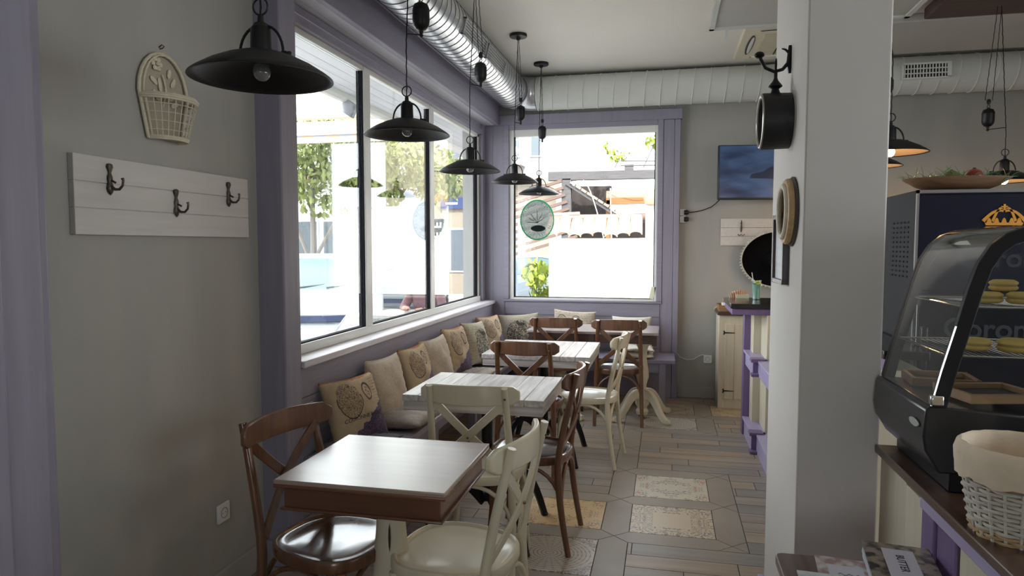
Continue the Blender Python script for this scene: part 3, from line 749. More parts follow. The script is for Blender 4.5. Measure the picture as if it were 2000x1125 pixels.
        ln = mth('MULTIPLY', mth('LESS_THAN', mth('FRACT', mth('MULTIPLY', Vv, 14)), .25), mth('GREATER_THAN', noise(30), .52)); col = mix(col, (.3, .2, .18), ln)
    L.new(col, b.inputs['Base Color'])
    bp = N.new('ShaderNodeBump'); bp.inputs['Strength'].default_value = .35; bp.inputs['Distance'].default_value = .01; L.new(noise(8, 1, 5), bp.inputs['Height']); L.new(bp.outputs[0], b.inputs['Normal'])
    return m
vase_m = print_mat('printed_vase_cotton', (.56, .43, .28), 'vase'); bird_m = print_mat('printed_bird_cotton', (.52, .47, .36), 'bird'); stamp_m = print_mat('printed_stamp_cotton', (.58, .50, .40), 'stamps')
def pillow(name, label, cat, m, loc, yaw, tilt, w=.38, h=.38, t=.13, seed=1, roll=0, words=None, flat=False, group=None):
    f = pillow_f(w, h, t, seed); bm = bmesh.new(); uvl = bm.loops.layers.uv.new('UVMap'); n = 22
    def sq(i): return math.sin((i/n-.5)*PI)*.5+(i/n-.5)      # denser at the edges
    grid = {}
    for s in (1, -1):
        for i in range(n+1):
            for j in range(n+1):
                u, v = sq(i), sq(j)
                if s == -1 and (i in (0, n) or j in (0, n)): grid[s, i, j] = grid[1, i, j]
                else: grid[s, i, j] = bm.verts.new(f(u, v, s))
    for s in (1, -1):
        for i in range(n):
            for j in range(n):
                q = [(i, j), (i+1, j), (i+1, j+1), (i, j+1)]
                if s == -1: q = q[::-1]
                fc = bm.faces.new([grid[s, a, b] for a, b in q]); fc.smooth = True
                for lp, (a, b) in zip(fc.loops, q): lp[uvl].uv = ((sq(a)+1)/2, (sq(b)+1)/2)
    me = bpy.data.meshes.new(name); bm.to_mesh(me); bm.free(); me.materials.append(m)
    o = bpy.data.objects.new(name, me); C.objects.link(o)
    # local +Z (face) -> points to yaw direction, tilted back
    if flat: Mx = Matrix.Rotation(yaw, 4, 'Z') @ Matrix.Rotation(tilt, 4, 'X')
    else: Mx = Matrix.Rotation(yaw, 4, 'Z') @ Matrix.Rotation(R(90)-tilt, 4, 'X') @ Matrix.Rotation(roll, 4, 'Z')
    o.matrix_world = Matrix.Translation(V(loc)) @ Mx
    tag(o, label, cat, group)
    if words:
        text_mesh('lettering', words, .030, mat('print_ink', (.08, .05, .05), .9), o, None, lambda p: (lambda q: V((q.x, q.y, q.z+.0015+max(p.z, 0))))(f(max(-.97, min(.97, (p.x+.0)/(w/2))), (p.y-.045)/(h/2), 1)), .0003)
    return o
WX = -1.72
def wallpillow(y, label, m, seed, yaw=0, top=.83, size=.37, tilt=18, words=None, dxx=0):
    z0 = top-size*math.cos(R(tilt))*.99
    cz = (top+z0)/2
    cx = WX+.075+size/2*math.sin(R(tilt))+dxx
    return pillow('throw_pillow', label, 'pillow', m, (cx, y, cz), R(90+0-yaw), R(tilt), size+.02, size, .14, seed, R(random.uniform(-4, 4)), words)
wallpillow(3.30, 'vase-printed pillow with purple blooms nearest the camera on the window bench', vase_m, 1, 18, .80, .37, 20, 'COURONNE FLORALE')
wallpillow(3.78, 'plain linen pillow nearest the camera, right behind the first printed pillow', linen, 2, 4, .835, .38, 12)
wallpillow(4.25, 'second vase-printed pillow from the camera, between the two plain linen pillows', vase_m, 3, 6, .83, .36, 16)
wallpillow(4.68, 'plain linen pillow farther along the window bench, left of the second white table', linen, 4, 8, .83, .37, 14)
wallpillow(5.14, 'third vase-printed pillow from the camera, past both plain linen pillows', vase_m, 5, 6, .85, .38, 14)
wallpillow(5.70, 'cream pillow with dark branch print beside the second white table', bird_m, 6, 12, .83, .38, 16)
wallpillow(6.22, 'fourth and farthest vase-printed pillow on the window bench, near the corner', vase_m, 7, 16, .83, .37, 16)
def farpillow(x, label, m, seed, w=.42, h=.36, top=.83, roll=0):
    return pillow('throw_pillow', label, 'pillow', m, (x, 6.66, top-h/2*.97), R(0), R(14), w, h, .12, seed, R(roll))
farpillow(-1.42, 'wide bird-printed pillow in the corner below the far window', bird_m, 8, .42, .36, .81, 5)
farpillow(-.87, 'beige pillow printed with two stamps below the middle of the far window', stamp_m, 9, .42, .36, .855, -3)
farpillow(-.31, 'plain white pillow at the right end of the far bench', whitelinen, 10, .38, .34, .81, 0)
def seatpad(x, y, label, m, w=.37, h=.38, t=.06, z=.476, yaw=0, tilt=0, seed=20):
    return pillow('seat_cushion', label, 'cushion', m, (x, y, z), R(yaw), R(tilt), w, h, t, seed, 0, None, True)
seatpad(-1.53, 3.24, 'grey flat cushion under the nearest printed pillow, at the bench end', cushd, .36, .36, .07, .478, 4, 0, 21)
seatpad(-1.50, 3.72, 'thick taupe seat cushion on the window bench beside the first white table', cushm, .40, .36, .11, .495, -3, 0, 22)
seatpad(-1.50, 4.6, 'taupe seat cushion on the window bench behind the first white table', cushm, .38, .38, .06, .478, 3, 0, 23)
seatpad(-1.50, 5.22, 'taupe seat cushion on the window bench left of the middle brown chair', cushm, .38, .40, .06, .478, -2, 0, 24)
seatpad(-1.51, 5.85, 'taupe seat cushion on the window bench nearest the corner', cushm, .38, .38, .06, .478, 2, 0, 25)
seatpad(-.26, 6.52, 'pale folded seat cushion on the right end of the far bench, lower of two', whitelinen, .34, .36, .06, .478, 0, 0, 26)
seatpad(-.25, 6.53, 'pale folded seat cushion on the right end of the far bench, upper of two', whitelinen, .32, .34, .05, .530, 3, 0, 27)
seatpad(-.95, 6.52, 'taupe seat cushion on the far bench below the stamp-printed pillow', cushm, .38, .36, .06, .478, 0, 0, 28)

# ---------------------------------------------------------------- left wall objects
cr_ = thing('coat_rack', 'white wooden board coat rack with three bronze hooks on the left wall', 'coat rack', (-1.83, 2.27, 1.66))
m = MB()
for z0_, z1_ in ((-.128, -.043), (-.041, .041), (.043, .128)): m.box((0, -.46, z0_), (.022, .46, z1_))
m.box((0, -.458, -.126), (.018, .458, .126)); m.build('back_board', boardw, cr_, .002)
def hook(y, z, par):
    m = MB()
    m.lathe([(0, .055), (.010, .052), (.013, .042), (.008, .030), (.005, .022), (.009, .012), (.011, .002), (.008, -.008), (.012, -.020), (.014, -.030), (.009, -.042), (0, -.052)], (.027, y, z), 12, sx=.6)
    m.tube([(.028, y, z-.02), (.045, y, z-.032), (.062, y, z-.032), (.075, y, z-.02), (.078, y, z-.003), (.075, y, z+.004)], [.006, .005, .0045, .004, .004, .0055], 8)
    m.tube([(.028, y, z+.0), (.04, y, z-.006), (.048, y, z-.01)], .004, 6)
    m.build('coat_hook', bronze, par)
for y, z in ((-.315, .055), (.0, -.005), (.32, .05)): hook(y-.005, z, cr_)
# wall pocket basket
wb = thing('wall_basket', 'ivory wicker half basket with carved flower back hanging on the left wall', 'basket', (-1.83, 2.235, 1.885))
m = MB()
prof = [(y, z) for y, z in [(-.085, 0)]+[(-.125*math.cos(a*PI/12)*1.0, .165+.15*math.sin(a*PI/12)) for a in range(13)]+[(.085, 0)]]
m.tube([(.012, y, z) for y, z in prof], .0065, 8); m.tube([(.020, y*.9, .008+z*.955) for y, z in prof], .0035, 6); m.build('back_hoop', ivory, wb)
m = MB(); m.prism([(y*.93, z*.97+.004) for y, z in prof], .003, .007, Matrix(((0, 0, 1, 0), (1, 0, 0, 0), (0, 1, 0, 0), (0, 0, 0, 1)))); m.build('back_panel', mat('wicker_back_shade', (.40, .36, .28), .7), wb)
m = MB()
m.tube(arc(lambda q: (.012, .0+.02*math.sin(q*3)-.01, .12+.12*q), 6), .004, 6)
for (cy, cz, l, a) in ((-.04, .16, .045, 130), (-.05, .21, .04, 150), (.045, .17, .05, 50), (.05, .22, .04, 60), (.03, .25, .035, 75), (-.02, .2, .05, 100), (.055, .14, .04, 25)):
    Mx = Matrix.Rotation(R(a), 4, 'X'); m.ball((.012, cy, cz), (.004, l/2*1.1, .010), 10, Matrix.Rotation(R(a), 4, 'X'))
for k in range(6):
    a = k*PI/3; m.ball((.014, -.035+.018*math.cos(a), .272+.018*math.sin(a)), (.005, .011, .011), 8)
m.ball((.017, -.035, .272), .008, 8); m.build('carved_flower', ivory, wb)
m = MB()
def half(r0, z, n=14): return [(.012+r0*.85*math.sin(PI*i/n), -r0*math.cos(PI*i/n), z) for i in range(n+1)]
for z, r in ((.0, .082), (.006, .084), (.14, .122), (.147, .125), (.153, .12)): m.tube(half(r, z), .005, 6)
for k in (1.5, 3, 4.5, 6): m.tube(half(.084+.04*k/7, .14*k/7), .0015, 5)
for i in range(15):
    a = PI*i/14; m.tube([(.012+.083*.85*math.sin(a), -.083*math.cos(a), 0), (.012+.122*.85*math.sin(a), -.122*math.cos(a), .145)], .0019, 5)
m.build('pocket', ivory, wb)
m = MB(); m.tube([(.0, 0, .335), (.012, .0, .337), (.014, .006, .345), (.014, -.006, .348), (.0, -.004, .34)], .0022, 5); m.build('hanging_wire', bronze, wb)
# sockets
def socket(loc, rz, label):
    t = thing('wall_socket', label, 'socket', loc, rz)
    m = MB(); m.box((-.04, -.012, -.04), (.04, 0, .04)); m.build('face_plate', whitep, t, .004)
    m = MB(); m.lathe([(.021, -.0125), (.019, -.004), (0, -.004)], (0, 0, 0), 20, Matrix.Rotation(R(90), 4, 'X') @ Matrix.Scale(-1, 4, (0, 0, 1)) if False else None) if False else None
    m = MB(); m.torus((0, -.0125, 0), .021, .0018, Matrix.Rotation(R(90), 4, 'X'), 20, 6)
    for s in (-1, 1): m.ball((s*.009, -.012, 0), .003, 8)
    m.build('socket_rim', mat('socket_shadow_grey', (.3, .3, .3), .5), t)
    return t
socket((-1.83, 2.52, .362), R(90), 'white wall socket low on the grey left wall')
socket((.416, 6.9, .385), 0, 'white wall socket low on the far wall beside the cream cabinet')
m = MB(); m.tube([(.125, 6.885, .44), (.15, 6.885, .40), (.22, 6.888, .375), (.28, 6.888, .38), (.34, 6.888, .42), (.375, 6.886, .43), (.40, 6.886, .41)], .004, 6); tag(m.build('white_cable', whitep), 'white cable sagging from the lavender panel to the low socket', 'cable')
ps = thing('power_outlet_box', 'small white double outlet box with black plugs at the panel edge', 'outlet box', (.165, 6.9, 1.778))
m = MB(); m.box((-.035, -.035, .002), (.02, 0, .065)); m.box((-.035, -.035, -.065), (.02, 0, -.002)); m.build('outlet_case', whitep, ps, .004)
for z in (.033, -.033):
    m = MB(); m.lathe([(0, 0), (.024, 0), (.024, .03), (.015, .045), (0, .045)], (.005, -.035, z), 14, Matrix.Rotation(R(90), 4, 'Y') @ Matrix.Rotation(R(0), 4, 'X')); m.build('plug', blackp, ps)
m = MB(); m.tube([(.21, 6.875, 1.81), (.26, 6.88, 1.815), (.34, 6.88, 1.83), (.42, 6.88, 1.86), (.46, 6.87, 1.89), (.52, 6.85, 1.95)], .0045, 6); tag(m.build('black_cable', cordm), 'black cable from the outlet box up to the television', 'cable')

# ---------------------------------------------------------------- far wall: television, rack, sombrero
tv = thing('television', 'flat television tilted on the far wall showing a dark blue picture', 'television', (.86, 6.72, 2.17), R(7))
def screen_mat():
    m = bpy.data.materials.new('television_picture'); m.use_nodes = True; nt = m.node_tree; N = nt.nodes; L = nt.links; b = N['Principled BSDF']
    tc = N.new('ShaderNodeTexCoord'); mp = N.new('ShaderNodeMapping'); mp.inputs['Rotation'].default_value = (0, R(25), 0); mp.inputs['Scale'].default_value = (1, 1, 3.2); nz = N.new('ShaderNodeTexNoise'); nz.inputs['Scale'].default_value = 2.6; nz.inputs['Detail'].default_value = 4
    cr = N.new('ShaderNodeValToRGB'); cr.color_ramp.elements[0].position = .36; cr.color_ramp.elements[0].color = (.012, .022, .06, 1); cr.color_ramp.elements[1].position = .7; cr.color_ramp.elements[1].color = (.06, .11, .22, 1)
    L.new(tc.outputs['Object'], mp.inputs[0]); L.new(mp.outputs[0], nz.inputs['Vector']); L.new(nz.outputs[0], cr.inputs[0])
    L.new(cr.outputs[0], b.inputs['Emission Color']); b.inputs['Emission Strength'].default_value = .28; b.inputs['Base Color'].default_value = (.01, .012, .02, 1); b.inputs['Roughness'].default_value = .25
    return m
m = MB(); m.box((-.40, -.02, -.255), (.42, .025, .245)); m.build('casing', blackp, tv, .006)
m = MB(); m.box((-.39, -.0225, -.235), (.41, -.02, .238)); m.build('screen', screen_mat(), tv)
m = MB(); m.prism([(-.12, -.06), (-.10, -.02), (.0, .0), (.06, .04), (.2, .05), (.28, .02), (.34, .0), (.36, -.04), (.3, -.07)], 0, .001, Matrix.Rotation(R(90), 4, 'X'), (0, -.0228, 0)); m.build('pictured_vehicle', mat('screen_dark_shape', (.006, .01, .02), .3, emit=(.008, .014, .035), es=.3), tv)
m = MB(); m.box((-.03, .02, -.06), (.06, .17, .06)); m.build('wall_mount', blackm, tv)
m = MB(); m.box((.2, -.024, -.252), (.27, -.02, -.240)); m.build('logo_strip', chrome, tv)
r2 = thing('coat_rack', 'small white board coat rack with dark hooks below the television', 'coat rack', (.80, 6.9, 1.62))
m = MB()
for z0_, z1_ in ((-.128, -.043), (-.041, .041), (.043, .128)): m.box((-.285, -.022, z0_), (.285, 0, z1_))
m.build('back_board', boardw, r2, .002)
for x in (-.10,):
    m = MB(); m.lathe([(0, .055), (.008, .05), (.004, .03), (.009, 0), (.006, -.03), (0, -.045)], (x, -.026, .04), 10); m.tube([(x-.03, -.05, -.02), (x-.015, -.04, -.035), (x, -.03, -.02), (x+.015, -.04, -.035), (x+.03, -.05, -.02)], .004, 6); m.tube([(x, -.03, .05), (x, -.05, .09), (x, -.055, .11)], .004, 6); m.build('coat_hook', bronze, r2)
sb = thing('sombrero_hat', 'black sombrero with white trimmed brim hung on the far wall', 'hat', (1.03, 6.84, 1.37))
Mx = Matrix.Rotation(R(97), 4, 'X') @ Matrix.Rotation(R(0), 4, 'Z')
m = MB(); m.lathe([(0, .16), (.05, .155), (.085, .13), (.10, .04), (.12, .01), (.2, -.005), (.27, .01), (.325, .05), (.33, .055), (.325, .045), (.27, 0), (.2, -.012), (.10, -.006), (0, -.006)], (0, 0, 0), 40, Mx, sy=.80); m.build('felt_body', mat('black_felt', (.006, .006, .007), .95, spec=.05), sb)
m = MB(); m.torus(Mx @ V((0, 0, .05)), .33, .006, Mx, 48, 6, sy=.80)
for k in range(60):
    a = 2*PI*k/60; m.ball(Mx @ V((.341*math.cos(a), .341*.80*math.sin(a), .052)), .009, 6)
m.build('brim_trim', mat('white_braid', (.6, .58, .52), .8), sb)

# ---------------------------------------------------------------- cabinet at the far end, bar
cab = thing('low_cabinet', 'cream plank door cabinet with black strap hinges at the far end of the bar', 'cabinet', (.486, 6.50, 0))
m = MB(); m.box((0, .0, 0), (.50, .36, .86)); m.build('body', creamP, cab, .003)
m = MB()
for a, b in ((.055, .135), (.137, .28), (.282, .44)): m.box((a, -.012, .09), (b, 0, .78))
d_ = m.build('door', creamP, cab, .0015)
for z in (.70, .165):
    m = MB(); m.prism([(-.0, -.006), (.085, -.003), (.085, .003), (0, .006), (-.01, .022), (-.018, .016), (-.012, 0), (-.018, -.016), (-.01, -.022)], 0, .003, Matrix.Rotation(R(90), 4, 'X'), (.055, -.013, z)); m.build('strap_hinge', blackm, d_)
m = MB(); m.box((-.015, -.03, .86), (.5, .36, .895)); m.build('cabinet_top', darkwood, cab, .004)
crt = thing('wooden_crate', 'open pale wooden tray with rope handle on the cream cabinet', 'crate', (.52, 6.47, .895))
wcr = wood('crate_pine', (.36, .21, .10), (.24, .13, .06), 'x', .5)
m = MB(); m.box((-.04, 0, 0), (.26, .012, .055)); m.box((-.04, .26, 0), (.26, .272, .055)); m.box((-.04, .012, 0), (-.028, .26, .055)); m.box((.248, .012, 0), (.26, .26, .055)); m.box((-.028, .012, 0), (.248, .26, .008)); m.build('tray_box', wcr, crt, .002)
m = MB(); m.tube([(-.04, .09, .04), (-.065, .1, .02), (-.07, .13, .005), (-.065, .16, .02), (-.04, .17, .04)], .005, 6); m.build('rope_handle', wickn, crt)
def sugarcup(x, y, z, label, n, col):
    t = thing('white_cup', label, 'cup', (x, y, z))
    m = MB(); m.lathe([(.0, 0), (.022, 0), (.030, .07), (.028, .07), (.021, .004), (0, .004)], (0, 0, 0), 18); m.build('cup_body', whitep, t)
    m = MB(); r = random.Random(3)
    for k in range(n):
        a = r.uniform(0, 6.28); q = r.uniform(.004, .018); m.cbox((q*math.cos(a), q*math.sin(a), .075), (.006, .012, .05), a, Matrix.Rotation(R(r.uniform(-12, 12)), 4, 'X'))
    m.build('sugar_sticks', col, t)
sugarcup(.535, 6.53, .903, 'white cup of sugar sticks on the pine tray at the bar end', 12, mat('sugar_paper', (.60, .33, .20), .7))
# stepped bar
bar = thing('bar_counter', 'stepped bar counter in cream and violet with a dark top behind the column', 'bar', (.6, 5.9, 0))
def bw(x0, y0_, z0, x1, y1, z1, mb): mb.box((x0-.6, y0_-5.9, z0), (x1-.6, y1-5.9, z1))
m = MB(); bw(.465, 5.15, 1.04, 1.6, 5.78, 1.076, m); bw(.86, 2.99, 1.04, 1.03, 5.15, 1.076, m); m.build('bar_top', mat('black_stone_top', (.012, .011, .013), .22, coat=.3), bar, .004)
m = MB(); bw(.475, 5.16, .995, 1.58, 5.19, 1.039, m); bw(.475, 5.19, .995, .50, 5.77, 1.039, m); bw(.87, 3.0, .995, .90, 5.15, 1.039, m); m.build('top_rail', purp, bar, .003)
m = MB(); bw(.61, 5.62, .0, .68, 5.72, .995, m); m.build('corner_post', purp, bar, .004)
m = MB(); bw(.66, 5.45, .10, 1.2, 5.77, .995, m); bw(.715, 5.14, .10, 1.02, 5.45, .995, m); bw(.77, 3.0, .1, 1.02, 5.14, .995, m); m.build('body', creamP, bar, .003)
m = MB()
for z0, z1 in ((.0, .13), (.56, .66)):
    bw(.625, 5.16, z0, .72, 5.64, z1, m); bw(.66, 4.30, z0, .78, 5.16, z1, m); bw(.69, 3.0, z0, .80, 4.3, z1, m)
    bw(.61, 5.10, z1, .72, 5.64, z1+.018, m); bw(.65, 4.28, z1, .78, 5.16, z1+.018, m); bw(.68, 3.0, z1, .8, 4.3, z1+.018, m)
m.build('moulding', lilac, bar, .003)
m = MB()
for z0, z1 in ((.0, .13), (.56, .66)):
    bw(.625, 5.145, z0, .70, 5.165, z1+.0, m); bw(.605, 5.08, z1+.005, .70, 5.18, z1+.03, m); bw(.61, 5.09, z0+.0, .69, 5.17, z0+.02, m)
m.build('block', purp, bar, .003)
dg = thing('drink_glass', 'tall glass of pale green drink with lemon, mint and straw on the bar', 'glass', (.69, 5.58, 1.076))
m = MB(); m.lathe([(0, 0), (.028, 0), (.036, .15), (.034, .15), (.0265, .008), (0, .008)], (0, 0, 0), 24); m.build('glass_body', thinglass, dg)
m = MB(); m.lathe([(0, .009), (.026, .009), (.0325, .12), (0, .12)], (0, 0, 0), 24); m.build('drink', mat('mint_drink', (.45, .62, .55), .1, trans=.5, ior=1.33), dg)
m = MB(); m.ball((.01, -.01, .13), (.022, .006, .022), 12); m.build('lemon_slice', mat('lemon', (.75, .55, .12), .4), dg)
m = MB()
for k in range(5): m.ball((.012*math.cos(k*1.3), .012*math.sin(k*1.3), .10+.008*k), (.016, .010, .005), 8)
m.build('mint_leaves', mat('mint_green', (.16, .34, .07), .5), dg)
m = MB(); m.tube([(0, 0, .02), (-.035, .01, .21)], .003, 6); m.build('straw', whitep, dg)
bx = thing('sachet_box', 'cream box of sachets standing behind the drink glass on the bar', 'box', (.60, 5.71, 1.076))
m = MB(); m.box((-.05, -.02, 0), (.05, .03, .03)); m.build('box_body', mat('cream_card', (.62, .58, .42), .7), bx, .002)
m = MB()
for k in range(9): m.cbox((-.09+.012*k, .0, .03), (.004, .02, .06), .2*k, Matrix.Rotation(R(4*k-16), 4, 'Y'))
m.build('sachets', mat('sachet_paper', (.62, .36, .24), .7), bx)

# ---------------------------------------------------------------- near counter
ct = thing('near_counter', 'near service counter of cream and violet boards with a brown wooden top', 'counter', (.665, .9, 0))
m = MB(); m.box((-.02, -1.3, .855), (.62, 1.40, .88)); m.build('counter_top', ctop, ct, .004)
m = MB(); m.box((.012, -1.3, 0), (.60, 1.39, .855)); m.build('body', creamP, ct)
m = MB(); m.box((-.004, 1.16, 0), (.012, 1.39, .84)); m.box((-.004, -1.3, 0), (.012, .80, .84)); m.box((-.008, 1.02, 0), (.012, 1.15, .84)); m.build('front_boards', creamP, ct, .003)
m = MB(); m.box((-.014, .93, 0), (.012, 1.01, .85)); m.box((-.006, .82, 0), (.012, .93, .85)); m.build('violet_post', purp, ct, .004)
m = MB(); m.box((-.016, -1.3, .825), (.012, 1.02, .855)); m.build('lilac_rail', lilac, ct, .003)
# basket
bk = thing('wicker_basket', 'white wicker basket with a cream cloth liner on the counter', 'basket', (.752, 1.635, .88))
bk.scale = (1.05,)*3
m = MB(); rbot, rtop, hb = .085, .108, .135
n = 22
for k in range(n):
    a = 2*PI*k/n; m.tube([(rbot*math.cos(a), rbot*math.sin(a), 0), (rtop*math.cos(a), rtop*math.sin(a), hb)], .0035, 6)
m.build('stakes', wickw, bk)
def weave(z0, z1, rows, mt, name):
    m = MB()
    for r_ in range(rows):
        z = lerp(z0, z1, r_/(rows-1)); rr = lerp(rbot, rtop, z/hb); pts = []
        for k in range(n*3):
            a = 2*PI*k/(n*3); off = .0042*math.cos(n*a/1.0+PI*(r_ % 2)) if True else 0
            off = .0042*math.cos(n/2*a+PI*(r_ % 2)); pts.append(((rr+off)*math.cos(a), (rr+off)*math.sin(a), z+.0008*math.sin(5*a+r_)))
        m.tube(pts, .0034, 6, closed=True)
    m.build(name, mt, bk)
weave(.022, hb, 14, wickw, 'weave'); weave(.002, .016, 3, wickn, 'base_band')
m = MB(); m.lathe([(0, .002), (rbot-.005, .002), (rbot-.006, .012), (0, .012)], (0, 0, 0), 30); m.build('bottom', wickn, bk)
m = MB(); rs = []
for i, (r_, z) in enumerate(((.118, .118), (.121, .14), (.122, .165), (.118, .182), (.110, .188), (.100, .182), (.098, .15), (.09, .06), (.08, .02), (.01, .016))):
    rs.append([V(((r_+.002*math.sin(k*2.3+i)*(1 if i < 8 else 0))*math.cos(2*PI*k/44), (r_+.002*math.sin(k*2.3+i)*(1 if i < 8 else 0))*math.sin(2*PI*k/44), z+(.004*math.sin(k*1.1)+.002*math.sin(k*3.7) if i == 0 else 0))) for k in range(44)])
m.rings(rs); m.build('cloth_liner', liner, bk, 0, 60)

# ---------------------------------------------------------------- display case
dc = thing('display_case', 'black refrigerated countertop display case with a curved glass front', 'display case', (.70, 1.87, .88))
OX, OY, OZ = .70, 1.87, .88
prof = [(.672, .93), (.640, .985), (.634, 1.02), (.636, 1.09), (.655, 1.14)]
archp = [(.652, 1.10), (.672, 1.19), (.700, 1.30), (.722, 1.39), (.742, 1.455), (.768, 1.50), (.80, 1.528), (.84, 1.543), (.90, 1.55), (1.16, 1.55)]
DY = .42
XZ = Matrix(((1, 0, 0, 0), (0, 0, 1, 0), (0, 1, 0, 0), (0, 0, 0, 1)))   # poly (x,z) extruded along y
m = MB(); low = [(.672, .93), (.640, .985), (.634, 1.02), (.638, 1.09), (.652, 1.10), (1.16, 1.06), (1.16, .93)]
m.prism([(x-OX, z-OZ) for x, z in low], 0, DY, XZ); m.build('base_cabinet', mat('case_black_paint', (.02, .02, .024), .3, coat=.3), dc, .005)
def bandp(w):
    out = []
    pts = archp
    for i, (x, z) in enumerate(pts):
        a = V(pts[max(i-1, 0)]); b = V(pts[min(i+1, len(pts)-1)]); t_ = (b-a).normalized(); nx, nz = t_.y, -t_.x
        out.append((x+nx*w, z+nz*w))
    return pts+out[::-1]
for ya in (0, DY-.022):
    m = MB(); m.prism([(x-OX, z-OZ) for x, z in bandp(.034)], ya, ya+.022, XZ); m.build('arch_frame', blackp, dc, .003)
m = MB(); rs = []
gp = bandp(.004); 
m.prism([(x-OX, z-OZ) for x, z in gp], .022, DY-.022, XZ); m.build('curved_glass', caseglass, dc, 0, 50)
m = MB(); side = [(x-OX, z-OZ) for x, z in [bandp(.034)[i] for i in range(len(archp)*2-1, len(archp)-1, -1)]]+[(1.15-OX, 1.06-OZ), (.69-OX, 1.10-OZ)]
m.prism(side, .008, .012, XZ); m.build('side_glass', caseglass, dc, 0, 0)
m = MB(); m.box((1.14-OX, 0, 1.06-OZ), (1.16-OX, DY, 1.55-OZ)); m.build('back_door', blackp, dc, .003)
m = MB(); m.tube([((x-OX)-.002, .0, z-OZ) for x, z in archp[:3]], .0022, 6); m.build('chrome_edge', chrome, dc)
m = MB(); m.box((-.0, .01, 0), (.44, DY-.01, .052)); m.build('gap_shade_block', blackp, dc, .004)  # black block painted as the shade in the gap under the case
for k, (z, xs) in enumerate(((1.345, .725), (1.222, .69))):
    m = MB()
    m.tube([(xs-OX, .03, z-OZ), (xs-OX, DY-.03, z-OZ), (1.13-OX, DY-.03, z-OZ), (1.13-OX, .03, z-OZ)], .003, 6, closed=True)
    q = xs+.012
    while q < 1.12: m.tube([(q-OX, .03, z-OZ), (q-OX, DY-.03, z-OZ)], .0014, 4); q += .014
    m.build('wire_shelf', chrome, dc)
led = mat('led_strip', (1, 1, 1), .4, emit=(.75, .85, 1), es=14)
m = MB()
for z in (1.47, 1.45, 1.43, 1.41, 1.34, 1.32, 1.30, 1.28): m.cbox((1.132-OX, .30, z-OZ), (.004, .035, .004))
m.build('led_lights', led, dc)
m = MB(); m.box((.0, 0, 0), (.03, .02, .026)); m.build('latch', chrome, dc, .004, loc=(-.055, -.012, .222))
m = MB(); m.lathe([(0, 0), (1, 0), (1, .004), (0, .004)], (0, 0, 0), 24, Matrix.Rotation(R(-90), 4, 'Y'), sx=.010, sy=.034)
m.build('badge', mat('badge_silver', (.55, .58, .55), .3, metal=.4), dc, .001, loc=(-.066, .06, .165))
# macarons and trays
def macaron(x, y, z, r, col, label, grp=None):
    t = thing('macaron', label, 'macaron', (x, y, z), random.uniform(0, 3), grp)
    for z0 in (0, 1):
        m = MB(); h = .011*r/.03
        pr = [(0, 0), (r*.93, 0), (r, .003), (r*.96, .007), (r*.7, h), (0, h+.001)]
        if z0 == 0: pr = [(a, h+.001-b) for a, b in pr]
        m.lathe(pr, (0, 0, 0 if z0 == 0 else h+.006), 22); m.build('shell', col, t)
    m = MB(); m.lathe([(0, .010*r/.03), (r*.9, .011*r/.03), (r*.9, .018*r/.03), (0, .018*r/.03)], (0, 0, 0), 22); m.build('filling', mat('macaron_filling', (.45, .30, .10), .6), t)
yel = mat('yellow_macaron', (.72, .50, .14), .6, var=.06, scale=60); pnk = mat('pink_macaron', (.66, .28, .20), .6)
macaron(.82, 2.0, 1.349, .032, yel, 'yellow macaron at the left of the upper shelf in the display case')
macaron(.885, 1.98, 1.349, .034, yel, 'front middle yellow macaron on the upper shelf, under another macaron')
macaron(.86, 2.02, 1.379, .033, yel, 'yellow macaron resting on top of the upper shelf pair')
macaron(.955, 1.98, 1.349, .032, pnk, 'pink macaron on the upper shelf of the display case')
macaron(.79, 1.99, 1.226, .036, yel, 'left yellow macaron on the lower shelf of the display case')
macaron(.87, 1.97, 1.226, .040, yel, 'right yellow macaron on the lower shelf of the display case')
trw = wood('tray_oak', (.50, .28, .15), (.38, .20, .10), 'x', .45)
def tray(x, y, z, rz, w, d, label):
    t = thing('serving_tray', label, 'tray', (x, y, z), rz)
    m = MB(); m.box((-w/2, -d/2, 0), (w/2, -d/2+.012, .024)); m.box((-w/2, d/2-.012, 0), (w/2, d/2, .024)); m.box((-w/2, -d/2, 0), (-w/2+.012, d/2, .024)); m.box((w/2-.012, -d/2, 0), (w/2, d/2, .024)); m.build('tray_rim', trw, t, .002)
    m = MB(); m.box((-w/2+.01, -d/2+.01, .002), (w/2-.01, d/2-.01, .010)); m.build('slate_insert', mat('chalk_slate', (.03, .032, .036), .5, var=.6, scale=30), t)
tray(.83, 2.01, 1.10, R(12), .19, .16, 'wooden framed slate tray nearest the side glass in the display case')
tray(.78, 2.19, 1.10, R(-6), .17, .14, 'wooden framed tray at the far end inside the display case')

# ---------------------------------------------------------------- beverage fridge
fx, fy, fw, fd, fh = 1.055, 3.30, .68, .62, 1.735
fg = thing('beverage_fridge', 'tall dark blue beverage fridge with an orange crown behind the display case', 'fridge', (fx, fy, 0))
m = MB(); m.box((0, 0, .05), (.0+fw, fd, fh)); m.build('cabinet_body', mat('fridge_black', (.016, .015, .018), .65, spec=.3), fg, .006)
navy = mat('navy_gloss', (.008, .009, .026), .3, coat=.3)
m = MB(); m.box((.008, -.012, 1.30), (fw-.008, 0, fh-.02)); m.build('header_panel', navy, fg, .004)
m = MB(); m.box((0, -.018, .05), (.009, 0, fh)); m.box((0, -.018, fh-.014), (fw, 0, fh)); m.build('edge_trim', mat('grey_trim', (.24, .22, .22), .4), fg)
m = MB(); m.box((.01, -.035, .25), (fw-.01, -.004, 1.29)); dr_ = m.build('door', mat('fridge_door_dark', (.006, .007, .016), .15, coat=.6), fg, .008)
